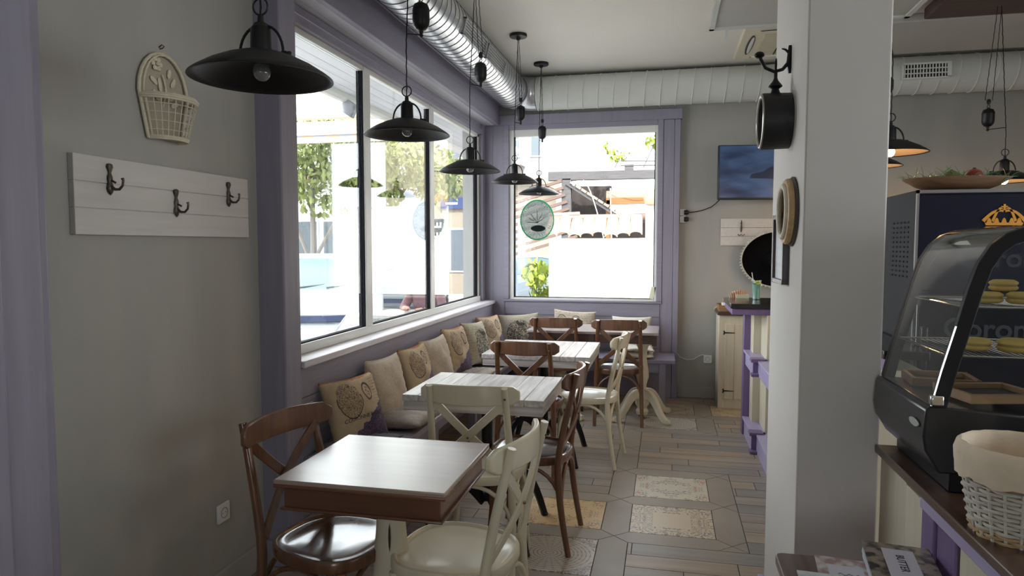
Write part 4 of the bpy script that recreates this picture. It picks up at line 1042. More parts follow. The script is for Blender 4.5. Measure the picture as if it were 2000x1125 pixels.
m = MB(); m.box((.02, -.07, .75), (.045, -.035, 1.15)); m.build('handle', blackp, dr_, .005)
m = MB()
for r_ in range(12):
    for c_ in range(5):
        m.cbox((-.001, .09+c_*.05, 1.60-r_*.022), (.004, .035, .008))
m.build('vent_slots', cordm, fg)
# crown emblem
cm = MB(); MXf = Matrix.Rotation(R(90), 4, 'X')
def cpoly(p, z=.004): cm.prism(p, 0, z, MXf, (0, 0, 0))
cpoly([(-.068, -.05), (.068, -.05), (.068, -.038), (-.068, -.038)]); cpoly([(-.068, -.033), (.068, -.033), (.072, -.022), (-.072, -.022)])
for k in range(5):
    x = -.056+.028*k; cpoly([(x-.010, -.022), (x+.010, -.022), (x+.005, -.006), (x, -.001), (x-.005, -.006)])
for s in (-1, 1):
    for a, b, w in ((.085, .022, .012), (.045, .034, .010)):
        P_ = arc(lambda q: (s*lerp(a*.86, .004, q), -.02+(b+.02)*math.sin(q*PI*.5)+.008*math.sin(q*PI)), 8)
        Q_ = [(x+s*w*(1-i/8)*.9, z+w*.75) for i, (x, z) in enumerate(P_)]
        cpoly(P_+Q_[::-1])
cpoly([(-.006, .03), (.006, .03), (.006, .04), (.012, .04), (.012, .048), (.004, .048), (.004, .056), (-.004, .056), (-.004, .048), (-.012, .048), (-.012, .04), (-.006, .04)])
cro = cm.build('crown_emblem', mat('crown_orange', (.80, .36, .05), .4, emit=None), fg, 0, 0, loc=(.335, -.013, 1.615)); cro.scale = (1.0, 1, 1.0)
lg = mat('grey_lettering', (.035, .038, .05), .4)
MXt = Matrix.Translation((.36, -.036, 1.40-.0)) @ Matrix.Rotation(R(90), 4, 'X')
text_mesh('lettering', 'Corona', .11, mat('faint_lettering', (.03, .03, .04), .5), fg, Matrix.Translation((.34, -.0125, 1.44)) @ Matrix.Rotation(R(90), 4, 'X'), None, .001, bold=.002)
text_mesh('lettering', 'Corona', .12, lg, fg, Matrix.Translation((.30, -.036, 1.14)) @ Matrix.Rotation(R(90), 4, 'X'), None, .001, bold=.002)
m = MB()
for x0, h_ in ((.10, .022), (.16, .03)): m.prism([(x0-.05, 0), (x0+.035, 0), (x0+.01, h_), (x0-.01, h_*.6)], 0, .003, MXf)
m.build('mountain_emblem', whitep, fg, 0, 0, loc=(.02, -.013, 1.50))
m = MB()
for k in range(22): m.box((-.006, .40, 1.16+.018*k), (-.001, .56, 1.168+.018*k))
m.build('side_louvres', mat('louvre_grey', (.10, .10, .11), .4), fg)
# tray of greenery on the fridge
ft = thing('fruit_tray', 'oval wooden tray of artificial grass standing on the beverage fridge', 'tray', (1.235, 3.42, 1.74))
ft.scale = (.86, .86, .95)
m = MB(); m.lathe([(0, 0), (.14, 0), (.19, .018), (.25, .052), (.252, .056), (.245, .055), (.18, .026), (.13, .012), (0, .012)], (.02, 0, 0), 44, sy=.6); m.build('tray_bowl', wood('tray_brown', (.26, .15, .085), (.17, .09, .05), 'x', .5), ft)
m = MB(); r = random.Random(11)
for k in range(190):
    a = r.uniform(0, 6.28); q = r.uniform(.0, .2)**.9; x, y = .02+q*math.cos(a)*1.05, q*math.sin(a)*.55; l = r.uniform(.04, .09); d = V((r.uniform(-1, 1), r.uniform(-.6, .6), r.uniform(.05, .55))).normalized()
    p = V((x, y, .035+r.uniform(0, .02))); m.tube([p, p+d*l*.5+V((0, 0, .008)), p+d*l], [.0016, .0013, .0006], 4)
m.build('artificial_grass', mat('plastic_grass', (.05, .18, .06), .4), ft)
def bauble(x, y, z, r_, col, label, mt):
    t = thing('bauble', label, 'bauble', (x, y, z)); m = MB(); m.ball((0, 0, 0), (r_, r_, r_*.92), 20); m.build('ball', mt, t); m = MB(); m.lathe([(0, r_*1.05), (.006, r_*1.05), (.007, r_*.88), (0, r_*.85)], (0, 0, 0), 10); m.build('cap', bronze, t)
bauble(1.315, 3.40, 1.80, .035, 0, 'dark red round bauble on the grass tray', mat('red_bauble', (.25, .02, .02), .35))
bauble(1.225, 3.40, 1.795, .034, 0, 'brown and olive round bauble on the grass tray', mat('olive_bauble', (.16, .10, .03), .5, col2=(.10, .13, .03), scale=12))

# ---------------------------------------------------------------- on the column
LX = .42
mi = thing('hanging_mirror', 'round black drum mirror hanging from a hook on the column', 'mirror', (LX, 2.60, 1.935))
Mn = Matrix.Rotation(R(-90), 4, 'Y') @ Matrix.Rotation(R(90), 4, 'Z')
m = MB(); m.lathe([(0, .0), (.096, .0), (.098, .09), (.096, .096), (.082, .096), (.080, .088), (0, .088)], (0, 0, 0), 40, Mn); m.build('drum', mat('black_leather_drum', (.015, .014, .016), .5, bump=.2, scale=60), mi)
m = MB(); m.torus((-.096, 0, 0), .088, .006, Mn, 40, 8); m.build('rim', mat('silver_rim', (.45, .42, .38), .3, metal=.7), mi)
m = MB(); m.lathe([(0, .089), (.082, .089)], (0, 0, 0), 40, Mn); m.build('mirror_glass', mat('mirror_silver', (.85, .87, .9), .03, metal=1), mi)
m = MB(); m.lathe([(0, .175), (.006, .17), (.006, .15), (.010, .14), (.022, .125), (.024, .12), (.012, .112), (.016, .10), (.022, .094), (0, .09)], (-.05, 0, 0), 16); m.torus((-.05, 0, .195), .014, .0024, Matrix.Rotation(R(90), 4, 'Y'), 16, 6, sx=1.6); m.build('finial', blackm, mi)
hk = thing('iron_hook', 'black wrought iron hook screwed to the column above the mirror', 'hook', (LX, 2.60, 2.15))
m = MB(); m.tube([(-.004, 0, .045), (-.006, 0, .0), (-.004, 0, -.05)], [.006, .009, .005], 8); m.tube([(-.006, 0, .01), (-.010, 0, -.015), (-.028, 0, -.036), (-.055, 0, -.042), (-.085, 0, -.028), (-.10, 0, .0), (-.104, 0, .012)], [.007, .007, .006, .006, .006, .006, .006], 8)
m.tube([(-.008, 0, .02), (-.02, 0, .032), (-.032, 0, .036)], [.005, .004, .002], 6); m.ball((-.106, 0, .018), (.018, .018, .012), 12); m.build('hook_body', iron, hk)
wr = thing('round_wall_plaque', 'oval gilt and white layered ring plaque on the column side', 'wall plaque', (LX, 2.49, 1.612))
m = MB(); m.lathe([(0, .0), (.115, 0), (.118, .006), (.112, .012), (0, .012)], (0, 0, 0), 40, Mn); m.build('backing', mat('dark_backing', (.10, .08, .07), .6), wr)
m = MB(); m.torus((-.018, 0, 0), .098, .014, Mn, 44, 10); m.build('outer_ring', mat('gilt_ring', (.50, .33, .16), .45, var=.25, scale=30), wr)
m = MB(); m.torus((-.032, 0, 0), .085, .010, Mn, 44, 10); m.build('inner_ring', mat('whitewashed_ring', (.66, .58, .44), .5, var=.2, scale=30), wr)
pf = thing('picture_frame', 'narrow dark framed notice on the column below the ring plaque', 'picture frame', (LX, 2.66, 1.485))
m = MB(); m.box((-.022, -.12, -.125), (0, -.104, .125)); m.box((-.022, .104, -.125), (0, .12, .125)); m.box((-.022, -.12, .109), (0, .12, .125)); m.box((-.022, -.12, -.125), (0, .12, -.109)); m.build('frame', wood('frame_dark', (.06, .04, .045), (.03, .02, .025), 'z', .35), pf, .002)
m = MB(); m.box((-.012, -.105, -.11), (-.002, .105, .11)); m.build('sheet', mat('notice_paper', (.62, .64, .68), .5, var=.12, scale=14, stretch=(1, .2, 3)), pf)
# cable down the column edge
m = MB(); m.tube([(.668, 2.40, 3.10), (.668, 2.36, 2.9), (.67, 2.335, 2.7), (.674, 2.33, 2.66), (.667, 2.335, 2.62), (.667, 2.34, 2.4), (.666, 2.36, 2.2)], .003, 6); tag(m.build('black_cable', cordm), 'black cable hanging down the right side of the column', 'cable')

# ---------------------------------------------------------------- console with menus
cs = thing('console_shelf', 'small brown wooden console with a lilac front standing against the column', 'console', (.48, 1.62, 0))
def rr(x0, y0_, x1, y1, r_, n=6):
    P_ = []
    for cx_, cy_, a0 in ((x1-r_, y1-r_, 0), (x0+r_, y1-r_, 90), (x0+r_, y0_+r_, 180), (x1-r_, y0_+r_, 270)):
        for k in range(n+1): a = R(a0+90*k/n); P_.append((cx_+r_*math.cos(a), cy_+r_*math.sin(a)))
    return P_
m = MB(); m.prism(rr(-.192, -.26, .165, .232, .022), .676, .70); m.build('console_top', wood('console_brown', (.16, .105, .085), (.09, .055, .045), 'y', .4, .2), cs, .003)
m = MB(); m.box((-.165, -.24, .0), (.15, .215, .676)); m.build('console_body', lilac, cs, .003)
paper = mat('white_paper', (.66, .68, .74), .6)
def menu_mat(name, a, b, s):
    return mat(name, a, .3, col2=b, scale=s, contrast=3.0, coat=.3, detail=3)
m1 = thing('menu_card', 'thin white menu card printed with small pictures on the console, middle one', 'menu', (.45, 1.755, .701), R(-6))
m = MB(); m.box((-.075, -.10, 0), (.075, .085, .003)); m.build('card', menu_mat('menu_pictures', (.60, .58, .60), (.36, .22, .22), 26), m1)
m = MB(); m.box((-.05, -.06, .003), (.03, .04, .0035)); m.build('title_panel', mat('menu_panel', (.60, .58, .66), .4), m1)
m = MB(); m.tube([(-.03+.006*k, -.01+.006*math.sin(k*1.9), .0038) for k in range(9)], .0008, 4); m.build('script_title', mat('dark_ink', (.06, .05, .08), .5), m1)
m2 = thing('menu_card', 'white text-printed menu leaflet at the front edge of the console', 'menu', (.415, 1.62, .705), R(-4))
m = MB(); m.box((-.10, -.12, 0), (.10, .115, .0025)); m.build('card', menu_mat('menu_text', (.66, .68, .70), (.50, .54, .58), 60), m2)
st = thing('menu_stack', 'stack of white booklets under the patterned drinks menu', 'booklets', (.575, 1.76, .70), R(-8))
m = MB()
for k in range(6):
    o_ = .002*math.sin(k*2); m.box((-.085+o_, -.125-o_, .006*k), (.058+o_, .105, .006*k+.0048))
m.build('booklets', paper, st)
m3 = thing('menu_book', 'drinks menu with brown photo border on top of the booklet stack', 'menu', (.575, 1.76, .7355), R(-8))
m = MB(); m.box((-.088, -.128, 0), (.062, .108, .005)); m.build('cover', menu_mat('menu_photos', (.30, .25, .20), (.045, .038, .035), 34), m3)
m = MB(); m.box((-.048, -.085, .005), (.022, .075, .0056)); m.build('title_panel', mat('menu_panel', (.6, .58, .66), .4), m3)
text_mesh('lettering', 'BUTTER', .026, mat('dark_ink', (.06, .05, .08), .5), m3, Matrix.Translation((-.013, -.005, .0062)) @ Matrix.Rotation(R(-90), 4, 'Z'), None, .0002)

# ---------------------------------------------------------------- sticker on the far window
sk = thing('window_sticker', 'round green edged badge sticker on the far window pane', 'sticker', (-1.272, 6.862, 1.75))
def film(name, col, op):
    m = bpy.data.materials.new(name); m.use_nodes = True; N = m.node_tree.nodes; L = m.node_tree.links; N.clear(); o = N.new('ShaderNodeOutputMaterial'); mx = N.new('ShaderNodeMixShader'); t = N.new('ShaderNodeBsdfTransparent'); a = N.new('ShaderNodeBsdfTranslucent'); a.inputs[0].default_value = (*col, 1); mx.inputs[0].default_value = op
    L.new(t.outputs[0], mx.inputs[1]); L.new(a.outputs[0], mx.inputs[2]); L.new(mx.outputs[0], o.inputs[0]); MATS[name] = m; return m
gst = film('sticker_green', (.05, .27, .16), .9); wst = film('sticker_white_film', (.13, .16, .16), .62); gry = film('sticker_grey', (.045, .05, .06), .85); lwh = film('sticker_letter_white', (.7, .75, .7), 1)
MXS = Matrix.Rotation(R(90), 4, 'X')
m = MB(); n = 48
m.rings([[MXS @ V((r_*.86*math.cos(2*PI*k/n), r_*math.sin(2*PI*k/n), z)) for k in range(n)] for r_, z in ((.205, 0), (.205, .001), (.190, .001), (.190, 0))], closed=True); m.build('green_ring', gst, sk)
m = MB(); m.lathe([(0, 0), (.19, 0), (.19, .0004), (0, .0004)], (0, 0, 0), 48, MXS, sx=.86); m.build('film', wst, sk)
def ringtext(s, r_, a0, step, inward):
    for k, ch in enumerate(s):
        if ch == ' ': continue
        a = R(a0+step*k)
        Mt = MXS @ Matrix.Translation((r_*.86*math.cos(a), r_*math.sin(a), .002)) @ Matrix.Rotation(a+(R(-90) if not inward else R(90)), 4, 'Z')
        text_mesh('letter', ch, .040, lwh, sk, Mt, None, .0003, bold=.001)
ringtext('CHARCOAL BURGER IN', .165, 215, -14.2, False); ringtext('CHESTNUT', .165, 236, 10.2, True)
m = MB()
for a, l in ((90, .12), (60, .11), (125, .11), (150, .10), (35, .1), (175, .1)):
    m.sweep([MXS @ V((0, -.03, .001)), MXS @ V((l*math.cos(R(a)), -.03+l*math.sin(R(a)), .001))], .005, .0006, MXS @ V((-math.sin(R(a)), math.cos(R(a)), 0)))
m.lathe([(0, 0), (1, 0), (1, .001), (0, .001)], MXS @ V((.01, -.085, .001)), 20, MXS, sx=.075, sy=.032); m.build('emblem', gry, sk)
ls = MB(); ls.box((0, 0, 0), (.045, .001, .12)); tag(ls.build('window_note', mat('note_paper', (.75, .74, .55), .7), loc=(-.155, 6.84, .975), rot=(0, R(12), 0)), 'small pale note taped in the lower right corner of the far window', 'note')

# ================================================================ outside
conc = mat('street_paving', (.30, .295, .29), .9, var=.12, scale=3)
m = MB(); m.box((-60, -10, -.45), (-2.0, 70, -.30)); m.box((-2.0, 7.06, -.45), (60, 70, -.30)); go = struct('ground', m, conc)
asph = mat('asphalt', (.14, .145, .15), .9, var=.1, scale=4)
whitewall = mat('white_render_wall', (.80, .79, .76), .9, var=.03, scale=2)
tile_m = mat('terracotta_roof_tile', (.30, .165, .10), .8, col2=(.42, .30, .21), scale=9)
# garden wall with tiled coping
gw = thing('garden_wall', 'blinding white garden wall with terracotta tile coping outside the far window', 'wall', (-1.0, 10.5, -.30))
m = MB(); m.box((-.76, 0, 0), (.70, .22, 1.90)); m.box((.70, 0, 0), (2.6, .22, 2.42)); m.build('wall_body', whitewall, gw, .004)
for k in range(8):
    m = MB(); x = -.69+k*.18; rs = []
    for i in range(6):
        q = i/5; y = lerp(-.26, .08, q); z = lerp(1.93, 2.20, q)+.02*math.sin(k*2.1); r_ = lerp(.097, .085, q)
        rs.append([V((x+r_*math.cos(a), y, z+r_*.5*math.sin(a))) for a in [PI*k2/9 for k2 in range(10)]]+[V((x+(r_-.014)*math.cos(a), y, z+(r_-.014)*.5*math.sin(a))) for a in [PI-PI*k2/9 for k2 in range(10)]])
    m.rings(rs); m.build('roof_tile', tile_m, gw)
m = MB(); m.tube([(-.78, .12, 2.22), (.70, .12, 2.22)], .045, 10); m.tube([(-.78, .12, 2.25), (-.3, .12, 2.27)], .04, 8); m.build('ridge_tile', mat('pink_ridge_tile', (.30, .16, .13), .8), gw)
m = MB(); m.lathe([(0, -.12), (.09, -.1), (.12, 0), (.09, .1), (0, .14)], (.78, -.02, 2.50), 12); m.build('end_tile', tile_m, gw)
# pergola behind the wall
gwood = wood('weathered_grey_wood', (.085, .078, .08), (.05, .046, .048), 'x', .8); ow = wood('orange_pine', (.22, .09, .025), (.16, .06, .018), 'x', .6)
pg = thing('pergola', 'weathered timber pergola with an orange pine frame behind the white garden wall', 'pergola', (-1.0, 12.4, -.30))
m = MB(); m.box((-1.1, 0, 2.96), (1.35, .12, 3.12)); m.box((-.85, 0, 0), (-.68, .14, 3.0)); m.box((1.15, 0, 0), (1.3, .12, 3.0)); m.build('grey_beam', gwood, pg, .01)
m = MB(); m.box((-.05, .05, 2.62), (1.1, .14, 2.76)); m.build('pale_fascia', mat('pale_pink_paint', (.30, .19, .14), .8), pg)
m = MB(); m.box((-.05, .02, 2.52), (1.1, .10, 2.64)); m.box((-.05, .02, 1.6), (.05, .10, 2.6)); m.box((.72, .02, 1.6), (.82, .10, 2.6)); m.build('pine_frame', ow, pg, .005)
m = MB(); m.box((-.9, .6, 0), (.0, .7, 2.9)); m.box((0, .6, 0), (1.5, .7, 2.25)); m.box((.0, 1.5, 2.25), (1.5, 1.6, 2.42)); m.build('back_panel', mat('dark_weathered_boards', (.035, .027, .025), .9, var=.4, scale=6), pg)  # boards of dark weathered wood behind the pine frame
m = MB(); M0 = Matrix.Translation((-.75, .02, 2.93)) @ Matrix.Rotation(R(33), 4, 'Y')
m.box((0, -.05, -.05), (1.15, .35, 0), M0); m.build('sloping_rafter', gwood, pg)
for k in range(9):
    m = MB(); M1 = M0 @ Matrix.Translation((.06+.12*k, .12, .02)); m.box((0, -.2, -.01), (.10, .22, .03), M1); m.build('roof_tile', tile_m, pg)
m = MB(); M2 = Matrix.Translation((-.85, .02, 2.95)) @ Matrix.Rotation(R(-16), 4, 'Y')
for k in range(9): m.box((-1.6, -.05+.0*k, -.02-.13*k), (-.0, .03, .03-.13*k), M2)
m.build('slat_screen', mat('brown_slats', (.11, .07, .055), .8), pg)
m = MB(); m.tube(arc(lambda q: (-.45+.42*q, -.06, 2.95-1.25*q**1.5-.0), 10), .009, 6); m.tube(arc(lambda q: (-.1+1.35*q, -.06, 2.93-.28*math.sin(q*PI)+.05*q), 10), .008, 6); m.tube([(.03, -.05, 2.8), (.06, -.05, 1.8)], .010, 6); m.build('hanging_cables', mat('white_cable_outdoor', (.7, .68, .64), .6), pg)
m = MB(); m.tube([(.2, .0, 3.28), (1.6, .0, 3.24)], .012, 6); m.tube([(.2, .0, 3.20), (1.6, .0, 3.18)], .012, 6); m.cbox((.35, .05, 3.17), (.16, .1, .1)); m.cbox((1.0, .05, 3.2), (.12, .1, .12)); m.build('rail_wires', gwood, pg)
def leaves(mb, cx, cy, cz, sx, sy, sz, n, r, sd, sz_=.05):
    rn = random.Random(sd)
    for k in range(n):
        while True:
            p = V((rn.uniform(-1, 1), rn.uniform(-1, 1), rn.uniform(-1, 1)))
            if p.length < 1: break
        p = V((cx+p.x*sx, cy+p.y*sy, cz+p.z*sz)); q = Euler((rn.uniform(0, 6), rn.uniform(0, 6), rn.uniform(0, 6))).to_matrix().to_4x4(); s = sz_*rn.uniform(.6, 1.3)
        mb.fc([mb.v(p+q @ V(v_)) for v_ in ((-s, 0, 0), (-s*.3, -s*.5, .1*s), (s, 0, 0), (-s*.3, s*.5, .1*s))])
leafm = mat('bright_leaf', (.17, .22, .012), .6); leafg = mat('tree_leaf', (.14, .175, .04), .6, col2=(.24, .27, .09), scale=3)
vn = thing('grape_vine', 'bright yellow-green vine growing over the pergola beam', 'vine', (-.6, 12.4, 2.8))
m = MB(); leaves(m, -.25, 0, .28, .22, .12, .12, 60, .05, 3, .05); leaves(m, -.45, 0, .42, .06, .1, .10, 20, .05, 31, .05); leaves(m, .38, 0, .5, .20, .12, .14, 60, .05, 4, .05); leaves(m, .72, 0, .75, .12, .1, .10, 18, .05, 5, .05); m.build('foliage', leafm, vn)
m = MB(); m.tube([(-.3, 0, .05), (-.2, 0, .3)], .01, 5); m.tube([(.2, 0, .05), (.4, 0, .5), (.7, 0, .7)], .01, 5); m.build('stem', gwood, vn)
# far buildings
glz = mat('far_window_glass', (.08, .10, .115), .3)
def building(name, label, x0, x1, y0_, y1, h, wm, wins, bal=None, roof=None):
    t = thing(name, label, 'building', ((x0+x1)/2, y0_, -.3)); cx_ = (x0+x1)/2
    m = MB(); m.box((x0-cx_, 0, 0), (x1-cx_, y1-y0_, h)); m.build('wall', wm, t)
    for (a, b, z0, z1) in wins:
        m = MB(); m.box((a-cx_, -.04, z0), (b-cx_, .05, z1)); w_ = m.build('window', mat('far_frame', (.6, .6, .6), .6), t)
        m = MB(); m.box((a-cx_+.06, -.05, z0+.06), (b-cx_-.06, -.04, z1-.06)); m.build('pane', glz, w_)
    for (a, b, z) in (bal or []):
        m = MB(); m.box((a-cx_, -.9, z), (b-cx_, 0, z+.12)); m.build('balcony_slab', wm, t)
        m = MB()
        q = a
        while q < b: m.tube([(q-cx_, -.88, z+.1), (q-cx_, -.88, z+.95)], .015, 4); q += .15
        m.tube([(a-cx_, -.88, z+.98), (b-cx_, -.88, z+.98)], .03, 6); m.build('railing', mat('railing_brown', (.3, .25, .22), .6), t)
    if roof:
        m = MB(); m.box((x0-cx_-.3, -.4, h), (x1-cx_+.3, y1-y0_, h+.25)); m.build('roof', tile_m, t)
    return t
pale = mat('pale_facade', (.20, .205, .225), .9); beige = mat('beige_facade', (.24, .20, .15), .9)
building('apartment_building', 'pale apartment block with balconies seen through the far window, upper left', -7.2, -4.6, 28, 36, 12, pale, [(-6.6, -5.9, 5.4, 6.8), (-5.5, -5.0, 5.4, 6.8), (-6.6, -5.9, 8.2, 9.6), (-5.5, -5.0, 8.2, 9.6)], [(-6.9, -5.7, 5.0), (-6.9, -5.7, 7.9)])
building('apartment_building', 'cream building with a plain gable behind the pergola', 0.5, 9, 30, 36, 7.5, beige, [(3, 4, 4, 5.5)])
building('street_building', 'pale street house seen through the first pane of the left window', -14.2, -8.9, 17.5, 22, 3.6, whitewall, [(-10.2, -9.4, .9, 2.5), (-9.3, -8.7, .9, 2.5)], None, True)
building('shop_building', 'beige shop building with blue signs beyond the second window pane', -8.3, -4.4, 24, 28, 3.9, beige, [(-7.7, -7.0, .8, 2.4), (-6.4, -5.4, .4, 2.6)], None, True)
building('apartment_building', 'grey apartment block above the roofs seen through the second pane', -17, -7.4, 38, 44, 9.5, mat('grey_facade', (.13, .14, .16), .9), [(-11.5, -10, 4.6, 6), (-9.2, -8, 4.6, 6)])
sg = thing('shop_sign', 'blue rectangular shop sign on the beige building wall', 'sign', (-7.55, 23.93, 3.0))
m = MB(); m.box((-.45, -.04, -.2), (.45, 0, .2)); m.build('sign_board', mat('sign_blue', (.015, .035, .12), .5), sg)
m = MB(); m.box((-.25, -.05, -.05), (.2, -.04, .03)); m.build('sign_lettering', whitep, sg)
vs = thing('vertical_banner', 'brown vertical banner with round white letters outside the window', 'sign', (-4.95, 14.6, 1.45))
m = MB(); m.tube([(0, .04, -1.75), (0, .04, .6)], .03, 8); m.build('banner_pole', iron, vs)
m = MB(); m.box((-.16, -.02, -.95), (.16, .02, .62)); m.build('banner_board', mat('banner_brown', (.035, .028, .026), .7), vs)
for k, ch in enumerate('COFFEE'):
    text_mesh('letter', ch, .27, mat('banner_letter', (.75, .72, .68), .6), vs, Matrix.Translation((0, -.025, -.62+.22*k)) @ Matrix.Rotation(R(90), 4, 'X') @ Matrix.Rotation(R(90), 4, 'Z'), None, .003, bold=.008)
# tree
tr = thing('street_tree', 'leafy light green street tree beyond the left window', 'tree', (-8.6, 15.6, -.3))
m = MB(); rn = random.Random(5)
for (a, b, c, s) in ((-1.2, 0, 4.1, 1.1), (0, 0, 4.4, 1.2), (1.2, .2, 4.0, 1.1), (2.2, .4, 4.0, 1.0), (-2.2, 0, 4.0, 1.1), (3.1, .6, 3.5, .8), (.4, 0, 3.4, 1.1), (1.6,.2,3.2,.8)): leaves(m, a, b, c, s, s, s*.85, 900, .1, int(a*10+99), .10)
m.build('foliage', leafg, tr)
m = MB(); m.tube([(0, 0, 0), (.05, 0, 1.8), (0, .1, 4.0)], [.09, .07, .05], 8); m.tube([(0, 0, 1.3), (-.6, .1, 2.6), (-1.2, 0, 4.0)], [.05, .04, .02], 6); m.tube([(0, 0, 1.3), (.8, .1, 2.7), (1.6, .2, 4.0)], [.05, .04, .02], 6); m.build('trunk', mat('pale_bark', (.20, .18, .16), .9), tr)
# street banner boards with drawings
bn = thing('street_board', 'white board with faint line drawings across the street', 'board', (-7.9, 11.9, 1.55), R(28))
m = MB(); m.box((-.5, 0, 0), (.45, .04, .62)); m.build('panel', mat('drawing_board', (.19, .185, .18), .8, col2=(.30, .30, .29), scale=9, contrast=2.5), bn)
m = MB(); m.box((-.5, -.02, .60), (.45, .05, .64)); m.box((.43, -.02, 0), (.46, .05, .62)); m.box((-.45, 0, -1.85), (-.40, .04, 0)); m.box((.40, 0, -1.85), (.45, .04, 0)); m.build('frame', alu, bn)
# cars
def make_car(label, paint):
    t = thing('parked_car', label, 'car')
    glass_c = mat('car_glass', (.07, .11, .125), .25, spec=.3); tyre = mat('tyre', (.02, .02, .02), .8)
    secs = []   # y from front (-2.1) to rear
    def sec(y, w, z0, z1, r_=.12):
        P_ = [(-w, z0+.1), (-w, z1-r_), (-w+r_*.6, z1-r_*.3), (-w+r_*1.8, z1), (w-r_*1.8, z1), (w-r_*.6, z1-r_*.3), (w, z1-r_), (w, z0+.1), (w-.1, z0), (-w+.1, z0)]
        return [V((x, y, z)) for x, z in P_]
    m = MB(); m.rings([sec(-2.12, .66, .34, .66), sec(-2.05, .78, .26, .74), sec(-1.8, .83, .22, .82), sec(-1.2, .85, .2, .92), (sec(-.95, .85, .2, .95)), sec(0, .86, .2, .96), sec(1.4, .85, .2, .97), sec(1.95, .82, .22, .93), sec(2.12, .74, .3, .80)]); b_ = m.build('body', paint, t, .03, 50)
    m = MB()
    def cab_s(y, w0, w1, z0, z1): return [V((-w0, y, z0)), V((-w1, y, z1)), V((w1, y, z1)), V((w0, y, z0))]
    m.rings([cab_s(-1.0, .76, .74, .93, .95), cab_s(-.35, .78, .60, .94, 1.38), cab_s(.2, .78, .60, .94, 1.45), cab_s(1.0, .78, .60, .94, 1.42), cab_s(1.75, .76, .66, .94, .98)]); m.build('cabin_glass', glass_c, t, .02, 50)
    m = MB(); m.rings([cab_s(-.33, .62, .60, 1.375, 1.40), cab_s(.2, .62, .60, 1.44, 1.475), cab_s(1.02, .62, .60, 1.41, 1.445)])
    for s in (-1, 1):
        m.tube([(s*.77, -1.0, .94), (s*.61, -.34, 1.39)], .03, 6); m.tube([(s*.61, 1.0, 1.42), (s*.74, 1.75, .97)], .04, 6); m.tube([(s*.79, .3, .94), (s*.61, .3, 1.45)], .03, 6)
    m.build('roof', paint, t, 0, 50)
    for s in (-1, 1):
        m = MB(); m.ball((s*.60, -2.05, .62), (.20, .10, .075), 14); m.build('headlight', mat('headlight_lens', (.35, .36, .36), .2), t)
        for y in (-1.35, 1.3):
            m = MB(); Mw = Matrix.Rotation(R(90), 4, 'Y'); m.lathe([(0, -.1), (.2, -.1), (.30, -.09), (.31, 0), (.30, .09), (.2, .1), (0, .1)], (s*.76, y, .31), 24, Mw); w_ = m.build('wheel', tyre, t); m = MB(); m.lathe([(0, .0), (.19, 0), (.19, .02), (0, .03)], (s*.86, y, .31), 18, Matrix.Rotation(R(90*s), 4, 'Y')); m.build('hubcap', chrome, w_)
        m = MB(); m.ball((s*.92, -.75, 1.0), (.10, .06, .07), 10); m.build('wing_mirror', paint, t)
    m = MB(); m.box((-.60, -2.17, .34), (.60, -2.05, .42)); m.box((-.38, -2.15, .56), (.38, -2.07, .66)); m.build('grille', mat('grille_dark', (.012, .02, .05), .4), t, .01)
    m = MB(); m.box((-.78, -2.20, .42), (.78, -2.02, .52)); m.build('bumper', mat('bumper_grey', (.14, .155, .165), .5), t, .03)
    m = MB(); m.tube([(-.5, -1.02, .97), (.1, -.86, 1.02)], .012, 5); m.tube([(.0, -1.02, .97), (.5, -.86, 1.02)], .012, 5); m.build('wiper', blackp, t)
    return t
white_car = mat('car_white_paint', (.13, .155, .18), .4, coat=.2)
car = make_car('white car parked in the street with its headlight behind the first window pane', white_car); car.location = (-5.45, 10.5, -.12); car.rotation_euler = (0, 0, R(24))
c2 = copy_tree(car); c2['label'] = 'second white car farther down the street behind the window mullion'; c2.location = (-6.6, 17.2, -.25); c2.rotation_euler = (0, 0, R(14)); c2.scale = (1.05, 1.05, 1.15)
c3 = copy_tree(car); c3['label'] = 'far car glimpsed under the green sticker through the far window'; c3.location = (-3.2, 20, -.3); c3.rotation_euler = (0, 0, R(80))
# canopy outside: boards and striped awning
cn = thing('terrace_canopy', 'white boarded terrace canopy outside the left window with steel trusses', 'canopy', (-2.6, 6, 2.7))
m = MB()
for k in range(6): m.box((.10+.1*k, -4, .0), (.10+.1*k+.096, 3.0, .03))
m.box((.10, -4, .02), (.70, 3.0, .06)); m.build('ceiling_boards', soffit_m, cn)
wst2 = mat('white_steel', (.72, .70, .66), .5)
m = MB(); m.tube([(.06, -4, -.01), (.06, 3.0, -.01)], .05, 10); m.tube([(.06, 3.05, 0), (.6, 3.05, 0)], .03, 6)
m.build('edge_beam', wst2, cn)
sl = thing('canopy_spotlight', 'small round spotlight under the terrace canopy', 'spotlight', (-2.50, 5.2, 2.62))
m = MB(); m.lathe([(0, .03), (.04, .03), (.07, -.02), (.075, -.07), (.068, -.07), (.05, -.03), (0, -.03)], (0, 0, 0), 20, Matrix.Rotation(R(35), 4, 'Y')); m.build('lamp_head', mat('grey_metal', (.35, .36, .40), .4, metal=.4), sl)
aw = thing('striped_awning', 'orange and white striped awning with white steel frame across the street', 'awning', (-6.0, 12, 3.0))
